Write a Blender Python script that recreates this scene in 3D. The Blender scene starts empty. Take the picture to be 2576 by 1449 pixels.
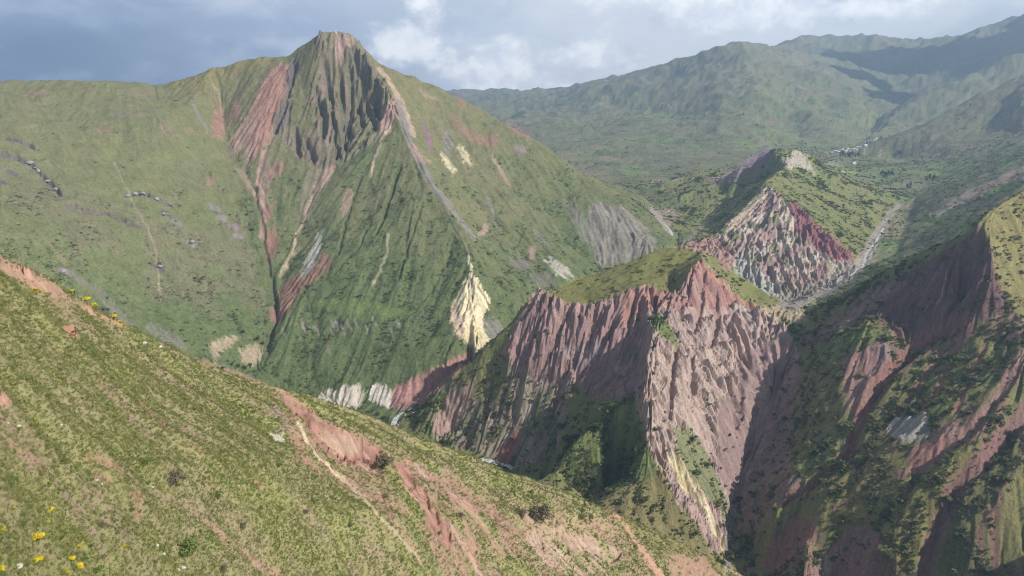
import bpy, bmesh, math, random
import numpy as np
from concurrent.futures import ThreadPoolExecutor
from mathutils import Vector
from mathutils.geometry import delaunay_2d_cdt

# ------------------------------------------------------------------ camera, sky, sun, exposure
scene = bpy.context.scene
COL = scene.collection
PITCH = math.radians(13.0)
FOC = 1910.0                    # focal length in units of a 2576 px wide picture
cam_d = bpy.data.cameras.new('camera')
cam = bpy.data.objects.new('camera', cam_d)
COL.objects.link(cam)
cam.location = (0, 0, 0)
cam.rotation_euler = (math.radians(90) - PITCH, 0, 0)
cam_d.sensor_width = 36.0
cam_d.lens = 36.0 * FOC / 2576.0
cam_d.clip_start = 1.0
cam_d.clip_end = 80000.0
scene.camera = cam

SUN_AZ = math.radians(116.5)      # clockwise from the view direction (+Y)
SUN_EL = math.radians(39)
sun_dir = Vector((math.cos(SUN_EL) * math.sin(SUN_AZ), math.cos(SUN_EL) * math.cos(SUN_AZ), math.sin(SUN_EL)))
sun_d = bpy.data.lights.new('sun', 'SUN')
sun_d.energy = 4.8
sun_d.angle = math.radians(0.55)
sun_d.color = (1.0, 0.96, 0.90)
sun = bpy.data.objects.new('sun', sun_d)
sun.rotation_euler = sun_dir.to_track_quat('Z', 'Y').to_euler()
sun.location = (400, -300, 900)
COL.objects.link(sun)

world = bpy.data.worlds.new('World')
scene.world = world
world.use_nodes = True
W = world.node_tree
W.nodes.clear()


class NB:
    """small helper to wire shader nodes"""
    def __init__(s, tree):
        s.t = tree

    def n(s, kind, **kw):
        nd = s.t.nodes.new(kind)
        for k, v in kw.items():
            setattr(nd, k, v)
        return nd

    def val(s, sock, v):
        if isinstance(v, bpy.types.NodeSocket):
            s.t.links.new(v, sock)
        else:
            sock.default_value = v

    def math(s, op, a, b=0.0, c=0.0, clamp=False):
        nd = s.n('ShaderNodeMath', operation=op)
        nd.use_clamp = clamp
        s.val(nd.inputs[0], a); s.val(nd.inputs[1], b); s.val(nd.inputs[2], c)
        return nd.outputs[0]

    def ramp(s, x, lo, hi, a=0.0, b=1.0):
        nd = s.n('ShaderNodeMapRange', interpolation_type='SMOOTHSTEP')
        s.val(nd.inputs[0], x); s.val(nd.inputs[1], lo); s.val(nd.inputs[2], hi)
        s.val(nd.inputs[3], a); s.val(nd.inputs[4], b)
        return nd.outputs[0]

    def mix(s, f, a, b, blend='MIX'):
        nd = s.n('ShaderNodeMix', data_type='RGBA', blend_type=blend)
        s.val(nd.inputs[0], f); s.val(nd.inputs[6], a); s.val(nd.inputs[7], b)
        return nd.outputs[2]

    def noise(s, vec, scale, detail=4.0, rough=0.55, dist=0.0):
        nd = s.n('ShaderNodeTexNoise')
        s.val(nd.inputs['Vector'], vec)
        s.val(nd.inputs['Scale'], scale)
        nd.inputs['Detail'].default_value = detail
        nd.inputs['Roughness'].default_value = rough
        nd.inputs['Distortion'].default_value = dist
        return nd.outputs['Fac']

    def mapping(s, vec, scale=(1, 1, 1), loc=(0, 0, 0), rot=(0, 0, 0)):
        nd = s.n('ShaderNodeMapping')
        s.val(nd.inputs['Vector'], vec)
        nd.inputs['Scale'].default_value = scale
        nd.inputs['Location'].default_value = loc
        nd.inputs['Rotation'].default_value = rot
        return nd.outputs['Vector']


def build_sky():
    b = NB(W)
    sky = b.n('ShaderNodeTexSky', sky_type='NISHITA', sun_disc=False)
    sky.sun_elevation = SUN_EL
    sky.sun_rotation = SUN_AZ
    sky.altitude = 3000
    tc = b.n('ShaderNodeTexCoord')
    d = tc.outputs['Generated']
    sep = b.n('ShaderNodeSeparateXYZ')
    b.val(sep.inputs[0], d)
    x, y, z = sep.outputs
    clear = b.n('ShaderNodeVectorMath', operation='SCALE')
    b.val(clear.inputs[0], sky.outputs[0]); clear.inputs[3].default_value = 0.055
    # broad sheets of stratus, thicker and darker on the storm side
    n1 = b.noise(b.mapping(d, (1.0, 1.0, 2.6)), 2.3, 6, 0.58, 0.25)
    n2 = b.noise(b.mapping(d, (1.0, 1.0, 2.0), (3.1, 1.2, 0.4)), 8.0, 8, 0.6, 0.2)
    n3 = b.noise(b.mapping(d, (1.0, 1.0, 1.25), (7.1, 5.2, 0.4)), 21.0, 8, 0.62, 0.15)
    side = b.math('ADD', x, b.math('MULTIPLY', b.math('SUBTRACT', n1, 0.5), 0.5))
    storm = b.ramp(side, -0.12, -0.52)
    light = b.ramp(side, -0.32, 0.12)
    col = b.mix(light, (0.50, 0.58, 0.78, 1), (0.92, 0.94, 0.98, 1))
    lowd = b.ramp(b.math('ADD', z, b.math('MULTIPLY', b.math('SUBTRACT', n2, 0.5), 0.22)), 0.16, 0.03)
    dk = b.math('MULTIPLY', storm, b.math('ADD', 0.28, b.math('MULTIPLY', lowd, 0.60)))
    col = b.mix(dk, col, (0.100, 0.160, 0.280, 1))
    # paler shreds and darker folds inside the sheets
    col = b.mix(b.math('MULTIPLY', b.ramp(n2, 0.46, 0.64), 0.62), col, b.mix(storm, (1.0, 1.02, 1.06, 1), (0.54, 0.62, 0.78, 1)))
    col = b.mix(b.math('MULTIPLY', b.ramp(n2, 0.50, 0.34), 0.55), col, b.mix(storm, (0.60, 0.66, 0.77, 1), (0.10, 0.155, 0.27, 1)))
    # cumulus heaps: azimuth sine, elevation sine, half width, half height, strength
    puff = b.math('ADD', b.math('MULTIPLY', n2, 0.45), b.math('MULTIPLY', n3, 0.55))
    heaps = None
    for az, el, sx, sz, k in ((-0.105, 0.135, 0.030, 0.050, 1.0), (-0.125, 0.085, 0.050, 0.040, 0.9), (-0.085, 0.06, 0.06, 0.03, 0.8), (-0.02, 0.060, 0.045, 0.030, 1.1), (0.02, 0.035, 0.09, 0.022, 1.0),
                              (0.09, 0.068, 0.07, 0.022, 0.85), (0.28, 0.120, 0.10, 0.022, 1.05), (0.36, 0.115, 0.10, 0.018, 1.0), (0.20, 0.150, 0.09, 0.03, 0.7), (0.46, 0.135, 0.10, 0.02, 0.9),
                              (0.55, 0.155, 0.12, 0.025, 0.8), (0.10, 0.13, 0.06, 0.02, 0.5), (-0.52, 0.055, 0.05, 0.03, 0.35), (0.0, 0.012, 0.25, 0.014, 0.9)):
        dx = b.math('DIVIDE', b.math('SUBTRACT', x, az), sx)
        dz = b.math('DIVIDE', b.math('SUBTRACT', z, el), sz)
        r2 = b.math('ADD', b.math('MULTIPLY', dx, dx), b.math('MULTIPLY', dz, dz))
        g = b.math('MULTIPLY', b.math('EXPONENT', b.math('MULTIPLY', r2, -0.75)), k)
        heaps = g if heaps is None else b.math('MAXIMUM', heaps, g)
    ahead = b.ramp(y, 0.0, 0.4)
    # beside and behind the frame the same broken cumulus goes on
    heaps = b.math('MAXIMUM', b.math('MULTIPLY', heaps, ahead), b.math('MULTIPLY', b.ramp(n1, 0.5, 0.75), b.math('SUBTRACT', 0.75, b.math('MULTIPLY', ahead, 0.5))))
    edge = b.math('ADD', heaps, b.math('MULTIPLY', b.math('SUBTRACT', puff, 0.5), 2.5))
    m = b.ramp(edge, 0.32, 0.80)
    bright = b.mix(b.ramp(n3, 0.36, 0.62), (0.95, 0.98, 1.05, 1), (1.40, 1.38, 1.35, 1))
    col = b.mix(b.math('MULTIPLY', m, 0.95), col, bright)
    # a few thin places let the blue through
    # cloud banks pile up towards the horizon; overhead the cover is broken
    thin = b.math('MAXIMUM', b.math('MULTIPLY', b.ramp(n1, 0.36, 0.2), 0.5), b.math('MULTIPLY', b.ramp(z, 0.25, 0.52), b.ramp(n2, 0.66, 0.46)))
    col = b.mix(thin, col, clear.outputs[0])
    bg = b.n('ShaderNodeBackground')
    b.val(bg.inputs['Color'], col)
    bg.inputs['Strength'].default_value = SKY
    out = b.n('ShaderNodeOutputWorld')
    W.links.new(bg.outputs[0], out.inputs[0])


SKY = 0.95
build_sky()
scene.view_settings.view_transform = 'Standard'
scene.view_settings.look = 'None'
scene.view_settings.exposure = 0.28
scene.view_settings.gamma = 1.0
scene.render.engine = 'CYCLES'
scene.cycles.use_denoising = True
scene.cycles.pixel_filter_type = 'BLACKMAN_HARRIS'
scene.cycles.filter_width = 1.1
scene.cycles.max_bounces = 5
scene.cycles.diffuse_bounces = 2
scene.cycles.volume_bounces = 0
scene.cycles.transparent_max_bounces = 6

rng = np.random.default_rng(7)
random.seed(7)

# ------------------------------------------------------------------ pixel + distance -> world, noise
SP, CP = math.sin(PITCH), math.cos(PITCH)


def at(px, py, Y):
    """world point seen at (px, py) of the 2576 px picture, Y metres ahead"""
    a = (px - 1288.0) / FOC
    b = (724.5 - py) / FOC
    t = Y / (b * SP + CP)
    return (a * t, Y, (b * CP - SP) * t)


def project(X, Y, Z):
    depth = Y * CP - Z * SP
    return 1288.0 + FOC * X / depth, 724.5 - FOC * (Y * SP + Z * CP) / depth


_perm = np.random.default_rng(3).permutation(256).astype(np.int32)
_perm = np.concatenate([_perm, _perm])
_ang = np.random.default_rng(4).random(256) * 2 * np.pi
_gx = np.cos(_ang).astype(np.float32)
_gy = np.sin(_ang).astype(np.float32)


def perlin(x, y, seed=0):
    x = np.asarray(x, np.float32) + np.float32(seed * 17.31 + 0.37)
    y = np.asarray(y, np.float32) + np.float32(seed * 9.73 + 0.71)
    xf = np.floor(x); yf = np.floor(y)
    xi = xf.astype(np.int32) & 255; yi = yf.astype(np.int32) & 255
    fx = x - xf; fy = y - yf
    u = fx * fx * fx * (fx * (fx * 6 - 15) + 10)
    v = fy * fy * fy * (fy * (fy * 6 - 15) + 10)
    a0 = _perm[xi]; a1 = _perm[(xi + 1) & 255]
    y1 = (yi + 1) & 255

    def g(h, dx, dy):
        return _gx[h] * dx + _gy[h] * dy
    n00 = g(_perm[a0 + yi], fx, fy); n10 = g(_perm[a1 + yi], fx - 1, fy)
    n01 = g(_perm[a0 + y1], fx, fy - 1); n11 = g(_perm[a1 + y1], fx - 1, fy - 1)
    r0 = n00 + u * (n10 - n00)
    r1 = n01 + u * (n11 - n01)
    return (r0 + v * (r1 - r0)) * 1.45


def fbm(x, y, octaves=4, seed=0, gain=0.5):
    s = 0.0; a = 1.0; tot = 0.0
    for o in range(octaves):
        s = s + a * perlin(x * (2 ** o), y * (2 ** o), seed + o * 5)
        tot += a; a *= gain
    return s / tot


def sstep(x, a, b):
    t = np.clip((x - a) / (b - a), 0, 1)
    return t * t * (3 - 2 * t)


KDIR = 14


def flow_noise(X, Y, th, width, length, seed, fn):
    """noise stretched along the local fall line th (directions blended)"""
    t = (th % np.pi) / np.pi * KDIR
    k0 = np.floor(t).astype(np.int32)
    f = t - k0
    f = sstep(f, 0.25, 0.75)
    k0 %= KDIR
    out = np.zeros(X.shape, np.float32)
    for k in range(KDIR):
        ang = k * np.pi / KDIR
        c, s = math.cos(ang), math.sin(ang)
        for m, w in ((k0 == k, 1 - f), (k0 == (k - 1) % KDIR, f)):
            idx = np.nonzero(m & (w > 0.002))[0]
            if len(idx) == 0:
                continue
            xx, yy = X[idx], Y[idx]
            al = (xx * c + yy * s) / length
            ac = (-xx * s + yy * c) / width
            out[idx] += w[idx] * fn(ac, al, seed + k)
    return out


def ridged(a, b, seed):
    n = 1 - np.abs(perlin(a, b, seed)) * 1.6
    m = 1 - np.abs(perlin(a * 2.1, b * 2.1, seed + 40)) * 1.6
    return 0.66 * n + 0.34 * m - 0.5


def streak(a, b, seed):
    return 0.6 * perlin(a, b, seed) + 0.4 * perlin(a * 2.3, b * 2.3, seed + 31)

# ------------------------------------------------------------------ the lie of the land: ridge, gully and brow lines (px, py, metres ahead)
LINES = {
    'foreground': [
        [(-500, 470, 120), (-200, 560, 150), (0, 640, 180), (130, 700, 195), (240, 775, 212), (370, 840, 232), (500, 905, 255), (600, 948, 272),
         (690, 975, 290), (800, 1005, 305), (900, 1040, 320), (1000, 1077, 332), (1060, 1105, 342), (1150, 1132, 352), (1280, 1187, 368),
         (1400, 1225, 380), (1530, 1280, 392), (1640, 1330, 402), (1740, 1380, 412), (1870, 1449, 424), (2000, 1520, 432), (2150, 1620, 440)],
        [(560, 945, 262), (715, 1000, 286), (790, 1046, 288), (880, 1092, 291), (950, 1132, 294), (1010, 1160, 296), (1060, 1215, 296), (1120, 1300, 290)],
        [(0, 760, 152), (120, 800, 172), (260, 860, 196), (400, 930, 220), (560, 1010, 244)],
        [(0, 900, 128), (200, 920, 160), (400, 1010, 196)],
        [(-300, 1150, 78), (0, 1150, 100), (300, 1150, 140), (600, 1150, 197), (780, 1160, 243), (860, 1190, 268)],
        [(-300, 1449, 62), (0, 1449, 78), (300, 1449, 110), (600, 1449, 157), (900, 1449, 218), (1200, 1449, 286), (1500, 1449, 340), (1700, 1449, 380)],
        [(-300, 1700, 50), (0, 1700, 60), (600, 1700, 120), (1200, 1700, 230), (1700, 1700, 330)],
        [(820, 1300, 220), (1000, 1300, 258), (1200, 1300, 310), (1400, 1320, 352), (1560, 1360, 378)],
        [(1100, 1190, 322), (1250, 1240, 342), (1400, 1275, 360), (1520, 1320, 380)],
    ],
    'valley': [
        # river, confluence to canyon
        [('w', 300, 1420, -392), ('w', 150, 1380, -408), ('w', 20, 1310, -432), ('w', -70, 1235, -455), ('w', -125, 1190, -470), (1000, 1045, 1150), (985, 1075, 1120)],
        [(985, 1075, 1120), ('w', -150, 1080, -483), ('w', -85, 1030, -486), (1250, 1168, 1000), ('w', 45, 945, -492), ('w', 120, 870, -497), (1830, 1420, 770)],
        [(1830, 1420, 770), ('w', 262, 700, -507), ('w', 262, 600, -514), ('w', 255, 500, -524), ('w', 250, 400, -535), ('w', 250, 200, -560), ('w', 240, 60, -580)],
        [(1830, 1420, 770), (1842, 1270, 842), (1888, 1135, 910), (1950, 1000, 962), (1992, 900, 1012), (2022, 820, 1062)],
        # gravel river on the right, stream on the left of the coloured spur
        [('w', 300, 1420, -392), (1990, 760, 1462), (2080, 722, 1500), (2150, 680, 1585), (2180, 640, 1680), (2200, 600, 1850), (2230, 560, 2050), (2300, 500, 2400), (2340, 450, 2900), (2250, 402, 3800)],
        [('w', 300, 1420, -392), ('w', 360, 1600, -345), (1700, 605, 1740), (1690, 588, 1800), (1640, 520, 2200), (1600, 490, 2500), (1560, 468, 2720)],
        # gully between the plateau and the peak
        [(560, 300, 1950), (575, 380, 1830), (640, 470, 1700), (660, 560, 1600), (668, 640, 1540), (690, 740, 1460), (697, 800, 1390), (670, 880, 1310), (645, 930, 1265), ('w', -300, 1215, -462), (1000, 1045, 1150)],
        # behind the foreground hill
        [('w', -1200, 700, -250), ('w', -800, 800, -350), ('w', -430, 930, -430), ('w', -250, 1050, -462), (985, 1075, 1120)],
        [('w', -330, 500, -330), ('w', -160, 640, -410), ('w', -60, 760, -450), ('w', 60, 680, -430), ('w', 130, 560, -420), ('w', -200, 340, -190)],
    ],
    'plateau': [
        [(-700, 240, 1850), (-300, 215, 1900), (0, 207, 1950), (120, 203, 1980), (250, 202, 2000), (340, 210, 2030), (390, 216, 2060)],
        [('w', -2600, 2300, 20), ('w', -1500, 2400, 40), ('w', -1000, 2500, 40)],
        [(-500, 330, 1560), (0, 330, 1600), (200, 330, 1690), (400, 300, 1800), (480, 260, 1930)],
        [(-500, 450, 1380), (0, 450, 1420), (200, 450, 1520), (400, 450, 1620), (520, 420, 1740)],
        [(-500, 600, 1190), (0, 600, 1230), (200, 600, 1330), (400, 600, 1450), (560, 600, 1530)],
        [(0, 720, 1150), (200, 750, 1220), (400, 750, 1330), (560, 740, 1410), (630, 720, 1450)],
        [(350, 860, 1190), (500, 850, 1260), (600, 860, 1300)],
        [(480, 930, 1200), (600, 930, 1235)],
        [('w', -700, 1000, -395), ('w', -500, 1080, -430)],
    ],
    'mountain': [
        [(390, 216, 2060), (450, 203, 2075), (540, 167, 2100), (620, 150, 2110), (700, 143, 2090), (735, 134, 2075), (790, 94, 2050), (808, 83, 2045), (850, 82, 2045),
         (885, 92, 2040), (915, 122, 2045), (950, 152, 2050), (1050, 195, 2070), (1150, 240, 2080), (1250, 295, 2060), (1330, 340, 2020), (1400, 395, 1980),
         (1450, 437, 1950), (1550, 485, 1880), (1620, 530, 1830), (1690, 592, 1765)],
        [('w', -900, 2450, 60), ('w', -520, 2250, 110), ('w', -480, 2500, -10), ('w', -250, 2500, -80), ('w', 0, 2450, -150), ('w', 200, 2350, -190), ('w', 380, 2200, -240)],
        [(808, 84, 2110), (850, 82, 2115), (885, 90, 2105)],
        # front spur down from the shoulder
        [(900, 105, 2035), (935, 180, 1965), (970, 240, 1905), (1000, 288, 1850), (1020, 340, 1800), (1060, 420, 1700), (1110, 500, 1610), (1150, 580, 1520), (1180, 650, 1440), (1193, 695, 1395), (1190, 770, 1325), (1190, 880, 1240)],
        # western spur
        [(975, 320, 1835), (930, 400, 1745), (880, 480, 1670), (830, 600, 1550), (770, 720, 1440), (725, 800, 1365), (690, 880, 1298), (675, 930, 1255), (720, 985, 1222)],
        # gully below the summit rocks
        [(880, 300, 1925), (860, 400, 1790), (830, 440, 1745), (760, 570, 1615), (715, 680, 1505), (692, 745, 1455)],
        # red buttress
        [(735, 150, 2060), (700, 220, 1975), (650, 320, 1880), (655, 420, 1765)],
        [(790, 130, 2020), (770, 250, 1940), (740, 360, 1840), (715, 450, 1735), (690, 560, 1620)],
        [(815, 200, 1975), (860, 200, 1985), (910, 230, 1975), (950, 260, 1935)],
        # lower front
        [(800, 830, 1345), (900, 800, 1345), (1000, 790, 1345), (1090, 790, 1338)],
        [(780, 905, 1275), (900, 890, 1275), (1000, 880, 1272), (1100, 880, 1255)],
        [(740, 985, 1222), (800, 985, 1222), (870, 965, 1222), (960, 955, 1222), (1060, 930, 1225), (1130, 900, 1230)],
        [(850, 1022, 1188), (910, 1020, 1188), (1000, 1030, 1168), (1080, 985, 1180), (1150, 930, 1195)],
        # east flank
        [(1080, 300, 1960), (1130, 400, 1850), (1180, 480, 1745), (1230, 560, 1655), (1290, 660, 1535), (1350, 720, 1460)],
        [(1200, 350, 1960), (1260, 450, 1840), (1320, 560, 1700), (1370, 650, 1575), (1420, 710, 1490)],
        [(1330, 400, 1935), (1390, 520, 1790), (1440, 600, 1685), (1480, 690, 1560)],
        [(1450, 480, 1865), (1500, 510, 1815), (1560, 540, 1780), (1620, 580, 1735)],
        [(1510, 680, 1590), (1560, 660, 1610), (1640, 615, 1665), (1680, 605, 1700)],
        [('w', 120, 1440, -360), ('w', 200, 1520, -345)],
    ],
    'ridge': [
        # crest round the amphitheatre
        [(1035, 1045, 1125), (1100, 985, 1130), (1180, 908, 1130), (1240, 850, 1130), (1290, 800, 1130), (1345, 738, 1130), (1380, 738, 1122), (1430, 768, 1108), (1480, 764, 1106), (1550, 741, 1106),
         (1620, 716, 1106), (1670, 726, 1102), (1697, 745, 1092), (1712, 722, 1086), (1738, 680, 1105), (1760, 652, 1120), (1800, 692, 1120), (1860, 752, 1115), (1900, 772, 1108), (1960, 795, 1092), (2030, 790, 1080)],
        # grassy dome behind
        [(1380, 735, 1150), (1440, 709, 1185), (1500, 688, 1205), (1560, 665, 1222), (1650, 629, 1240), (1710, 615, 1245), (1770, 628, 1225), (1830, 670, 1200), (1900, 722, 1170), (1980, 762, 1130), (2030, 785, 1095)],
        [(1480, 735, 1140), (1580, 705, 1150), (1680, 690, 1155)],
        [('w', 60, 1230, -330), ('w', 140, 1330, -330), ('w', 260, 1380, -350), ('w', 380, 1360, -340), ('w', 470, 1270, -330)],
        [('w', 10, 1180, -380), ('w', 60, 1290, -400)],
        # buttress spine
        [(1700, 735, 1082), (1690, 790, 1040), (1655, 800, 1015), (1645, 850, 972), (1628, 920, 915), (1622, 1000, 862), (1638, 1100, 815), (1660, 1180, 792), (1735, 1270, 778), (1790, 1345, 772), (1828, 1405, 768)],
        # amphitheatre wall and floor
        [(1330, 880, 1085), (1400, 850, 1078), (1470, 850, 1068), (1540, 850, 1052), (1600, 840, 1040), (1630, 830, 1025)],
        [(1140, 1080, 1085), (1220, 1000, 1088), (1300, 950, 1072), (1400, 950, 1050), (1480, 940, 1035), (1560, 930, 1010), (1600, 940, 985)],
        [(1100, 1110, 1062), (1190, 1120, 1040), (1290, 1080, 1035), (1380, 1070, 1010), (1470, 1020, 990), (1560, 990, 960), (1595, 985, 935)],
        [(1590, 1004, 906), (1545, 1025, 882), (1500, 1052, 866), (1440, 1118, 852), (1395, 1185, 848)],
        [(1300, 1185, 975), (1360, 1170, 945), (1365, 1222, 915)],
        [(1640, 1168, 818), (1580, 1195, 824), (1520, 1228, 828), (1468, 1252, 828)],
        [(1660, 1182, 791), (1590, 1214, 788), (1525, 1250, 784), (1478, 1278, 780)],
        [(1600, 1290, 766), (1660, 1310, 764), (1730, 1350, 762)],
        [(1560, 1350, 742), (1700, 1420, 732)],
        # right flank
        [(1720, 800, 1042), (1740, 870, 992), (1720, 960, 925), (1720, 1060, 872), (1730, 1160, 832)],
        [(1820, 820, 1068), (1850, 880, 1030), (1830, 960, 965), (1800, 1060, 905), (1790, 1160, 860), (1815, 1260, 820), (1828, 1330, 795)],
        [(1920, 830, 1072), (1945, 880, 1030), (1900, 980, 962), (1855, 1100, 905), (1835, 1200, 862)],
    ],
    'hillside': [
        [(2030, 790, 1080), (2120, 745, 1060), (2200, 692, 1030), (2330, 630, 990), (2430, 590, 955), (2462, 562, 940), (2490, 620, 912), (2503, 690, 888), (2540, 760, 866), (2580, 805, 850), (2700, 950, 800)],
        [(2462, 562, 940), (2500, 522, 965), (2576, 475, 990), (2800, 390, 1040), (3100, 330, 1080)],
        [(2570, 640, 925), (2640, 800, 862), (2760, 900, 815)],
        [('w', 900, 800, -240), ('w', 1000, 1000, -200), ('w', 900, 600, -290), ('w', 1500, 1000, -300)],
        [('w', 480, 1200, -330), ('w', 620, 1200, -280), ('w', 800, 1250, -230), ('w', 1100, 1300, -180)],
        # foot of the shaded face
        [(2060, 830, 1035), (2130, 800, 1005), (2220, 790, 965), (2290, 830, 920), (2370, 850, 888)],
        [(2300, 700, 968), (2380, 700, 925), (2440, 720, 898)],
        # rounded knob
        [(2012, 930, 968), (2050, 880, 962), (2110, 838, 945), (2180, 816, 925), (2235, 845, 905), (2255, 880, 890)],
        [(2000, 1060, 905), (2060, 1000, 880), (2120, 950, 880), (2180, 940, 872)],
        [(1960, 1160, 860), (2030, 1120, 838), (2090, 1090, 828), (2120, 1090, 818)],
        # first gully
        [(2420, 800, 905), (2300, 882, 888), (2232, 938, 862), (2172, 1040, 822), (2136, 1139, 792), (2040, 1216, 776), (1960, 1262, 772), (1868, 1335, 790)],
        # rib with pale outcrop
        [(2540, 810, 852), (2420, 880, 845), (2330, 960, 828), (2270, 1060, 790), (2180, 1150, 770), (2080, 1240, 748)],
        [(2400, 1000, 775), (2330, 1048, 768), (2280, 1110, 755), (2180, 1190, 745)],
        # second gully
        [(2640, 800, 815), (2576, 895, 782), (2520, 982, 757), (2456, 1077, 730), (2408, 1110, 726), (2296, 1186, 724), (2232, 1230, 722), (2136, 1262, 730), (2056, 1300, 735), (2034, 1354, 728), (1945, 1436, 738)],
        # rib, third gully, right rib
        [(2640, 900, 785), (2570, 1000, 745), (2450, 1125, 710), (2340, 1220, 696), (2250, 1300, 694), (2160, 1400, 697), (2110, 1500, 692)],
        [(2680, 960, 765), (2576, 1045, 732), (2472, 1164, 700), (2408, 1218, 692), (2376, 1292, 682), (2350, 1355, 674), (2322, 1449, 662), (2280, 1600, 640)],
        [(2760, 1000, 740), (2620, 1120, 700), (2520, 1250, 672), (2440, 1400, 646), (2400, 1500, 636)],
        [(3000, 1100, 700), (2800, 1300, 655), (2576, 1449, 628), (2500, 1600, 610)],
        [(2240, 1340, 684), (2200, 1420, 680), (2190, 1500, 675)],
        [('w', 700, 450, -230), ('w', 620, 300, -250), ('w', 520, 150, -300)],
    ],
    'badlands': [
        [(2152, 672, 1592), (2090, 600, 1655), (2040, 560, 1710), (1990, 513, 1775), (1955, 482, 1845), (1930, 455, 1910), (1975, 420, 2120), (1995, 396, 2230), (1940, 371, 2350)],
        [(1930, 455, 1910), (1890, 505, 1850), (1850, 548, 1800), (1800, 598, 1720), (1770, 625, 1650)],
        [(1900, 600, 1690), (1960, 600, 1680), (2020, 620, 1645)],
        [(1860, 660, 1600), (1950, 660, 1590), (2050, 670, 1575)],
        [(1880, 700, 1540), (1930, 735, 1495), (1990, 752, 1475), (2070, 726, 1510), (2140, 692, 1575)],
        [('w', 430, 1500, -372)],
        [(1760, 565, 1990), (1830, 505, 2230), (1885, 458, 2330), (1900, 430, 2400)],
        [(1800, 458, 2420), (1860, 418, 2390), (1910, 385, 2370), (1940, 371, 2350), (2000, 372, 2330), (2035, 402, 2270), (2050, 440, 2200)],
        [('w', 620, 2620, -190), ('w', 900, 2700, -200)],
        [(2060, 480, 2050), (2100, 540, 1900), (2140, 610, 1740)],
        [(2150, 470, 2250), (2180, 530, 2050)],
    ],
    'slopes': [
        [(2250, 645, 1655), (2330, 620, 1560), (2420, 560, 1600), (2576, 470, 1640), (2900, 400, 1700)],
        [(2280, 560, 2040), (2350, 505, 2120), (2450, 450, 2200), (2576, 398, 2300), (2900, 300, 2400)],
        [(2260, 610, 1800), (2350, 560, 1880), (2450, 510, 1900), (2576, 440, 1960)],
        [(2400, 450, 2750), (2576, 370, 2900)],
        [(2150, 440, 2900), (2100, 402, 3400), (2080, 383, 4000), (2150, 374, 4450), (2200, 348, 5100)],
        [(2230, 420, 3100), (2400, 402, 3200), (2576, 332, 3350), (3000, 280, 3500)],
        [(1700, 470, 2700), (1790, 440, 2900)],
    ],
    'far': [
        [(2576, 188, 4600), (2450, 248, 4400), (2350, 298, 4200), (2250, 345, 3950)], [(3000, 60, 4800), (2576, 188, 4600)],
        [(2480, 330, 3800), (2380, 350, 3750)],
        [('w', 3600, 5300, -60), ('w', 2900, 5050, -140), ('w', 2500, 4850, -170), (2210, 330, 5000)],
        [(2900, 60, 6300), (2576, 133, 6100), (2450, 190, 5950), (2350, 230, 5750), (2250, 288, 5450), (2192, 335, 5150)],
        [('w', 4600, 7000, 120), (2420, 250, 6900), (2320, 280, 6300), (2225, 300, 6000), (2190, 330, 5400)],
        [(1870, 118, 7500), (1880, 180, 6650), (1880, 240, 5850), (1900, 300, 5050), (1930, 350, 4400)],
        [(1930, 170, 7300), (2050, 200, 6800), (2140, 240, 6350), (2195, 300, 5700)],
        [(1970, 260, 5750), (2060, 310, 5150), (2130, 360, 4600)],
        [(2000, 310, 5300), (2010, 350, 4750)],
        [(1930, 132, 9300), (2000, 108, 9800), (2030, 95, 10000), (2110, 100, 10100), (2190, 98, 10000), (2290, 107, 10000), (2400, 90, 9800), (2470, 76, 9600), (2576, 48, 9400), (2900, -10, 9400)],
        [(2150, 170, 8900), (2250, 210, 8200), (2280, 250, 7200)],
        [(2400, 150, 8600), (2420, 200, 7700)], [(2576, 110, 8300), (2520, 170, 7300)],
        [(1160, 231, 12000), (1220, 234, 11800), (1285, 231, 11500), (1340, 238, 11200), (1400, 242, 9300), (1500, 206, 8700), (1590, 182, 8300), (1640, 172, 8100), (1690, 163, 7900), (1760, 142, 7700), (1830, 124, 7550), (1870, 118, 7500), (1930, 128, 7500), (1990, 160, 7300)],
        [(900, 250, 12000), (1160, 231, 12000)],
        [(1150, 300, 8000), (1300, 300, 7000), (1400, 290, 7300), (1500, 268, 7200)],
        [(1300, 360, 4700), (1400, 370, 4400), (1480, 350, 4900), (1560, 320, 5600), (1620, 280, 6300), (1700, 220, 7000)],
        [(1400, 420, 3600), (1520, 440, 3250), (1640, 440, 3250), (1720, 400, 3700), (1800, 350, 4400), (1820, 280, 5300), (1800, 220, 6200)],
        [(1560, 400, 3900), (1640, 340, 4900), (1720, 290, 5800)],
        [(1760, 420, 3400), (1850, 380, 3900), (2000, 362, 4500)],
        [('w', 2500, 13500, 500), ('w', 5500, 13500, 800), ('w', 9000, 13500, 900), ('w', -1000, 14500, 100), ('w', -6000, 14500, 0), ('w', -12000, 14500, 100)],
        [('w', -900, 7000, -150), ('w', -500, 5200, -230), ('w', 100, 3800, -270), ('w', 250, 3000, -270)],
        [('w', -7000, 9000, 0), ('w', -4000, 5000, 0), ('w', -2500, 3500, 20)],
        [('w', 7000, 7500, 500), ('w', 4500, 4500, 150), ('w', 3000, 3000, 0), ('w', 2000, 2000, -60)],
    ],
}
REGIONS = ['foreground', 'plateau', 'mountain', 'ridge', 'hillside', 'badlands', 'slopes', 'far']

VMIN, VMAX = math.log(45.0), math.log(15500.0)
UMIN, UMAX = -1.02, 1.06
SV = 0.55          # weight of log-distance against u in the triangulation


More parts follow.
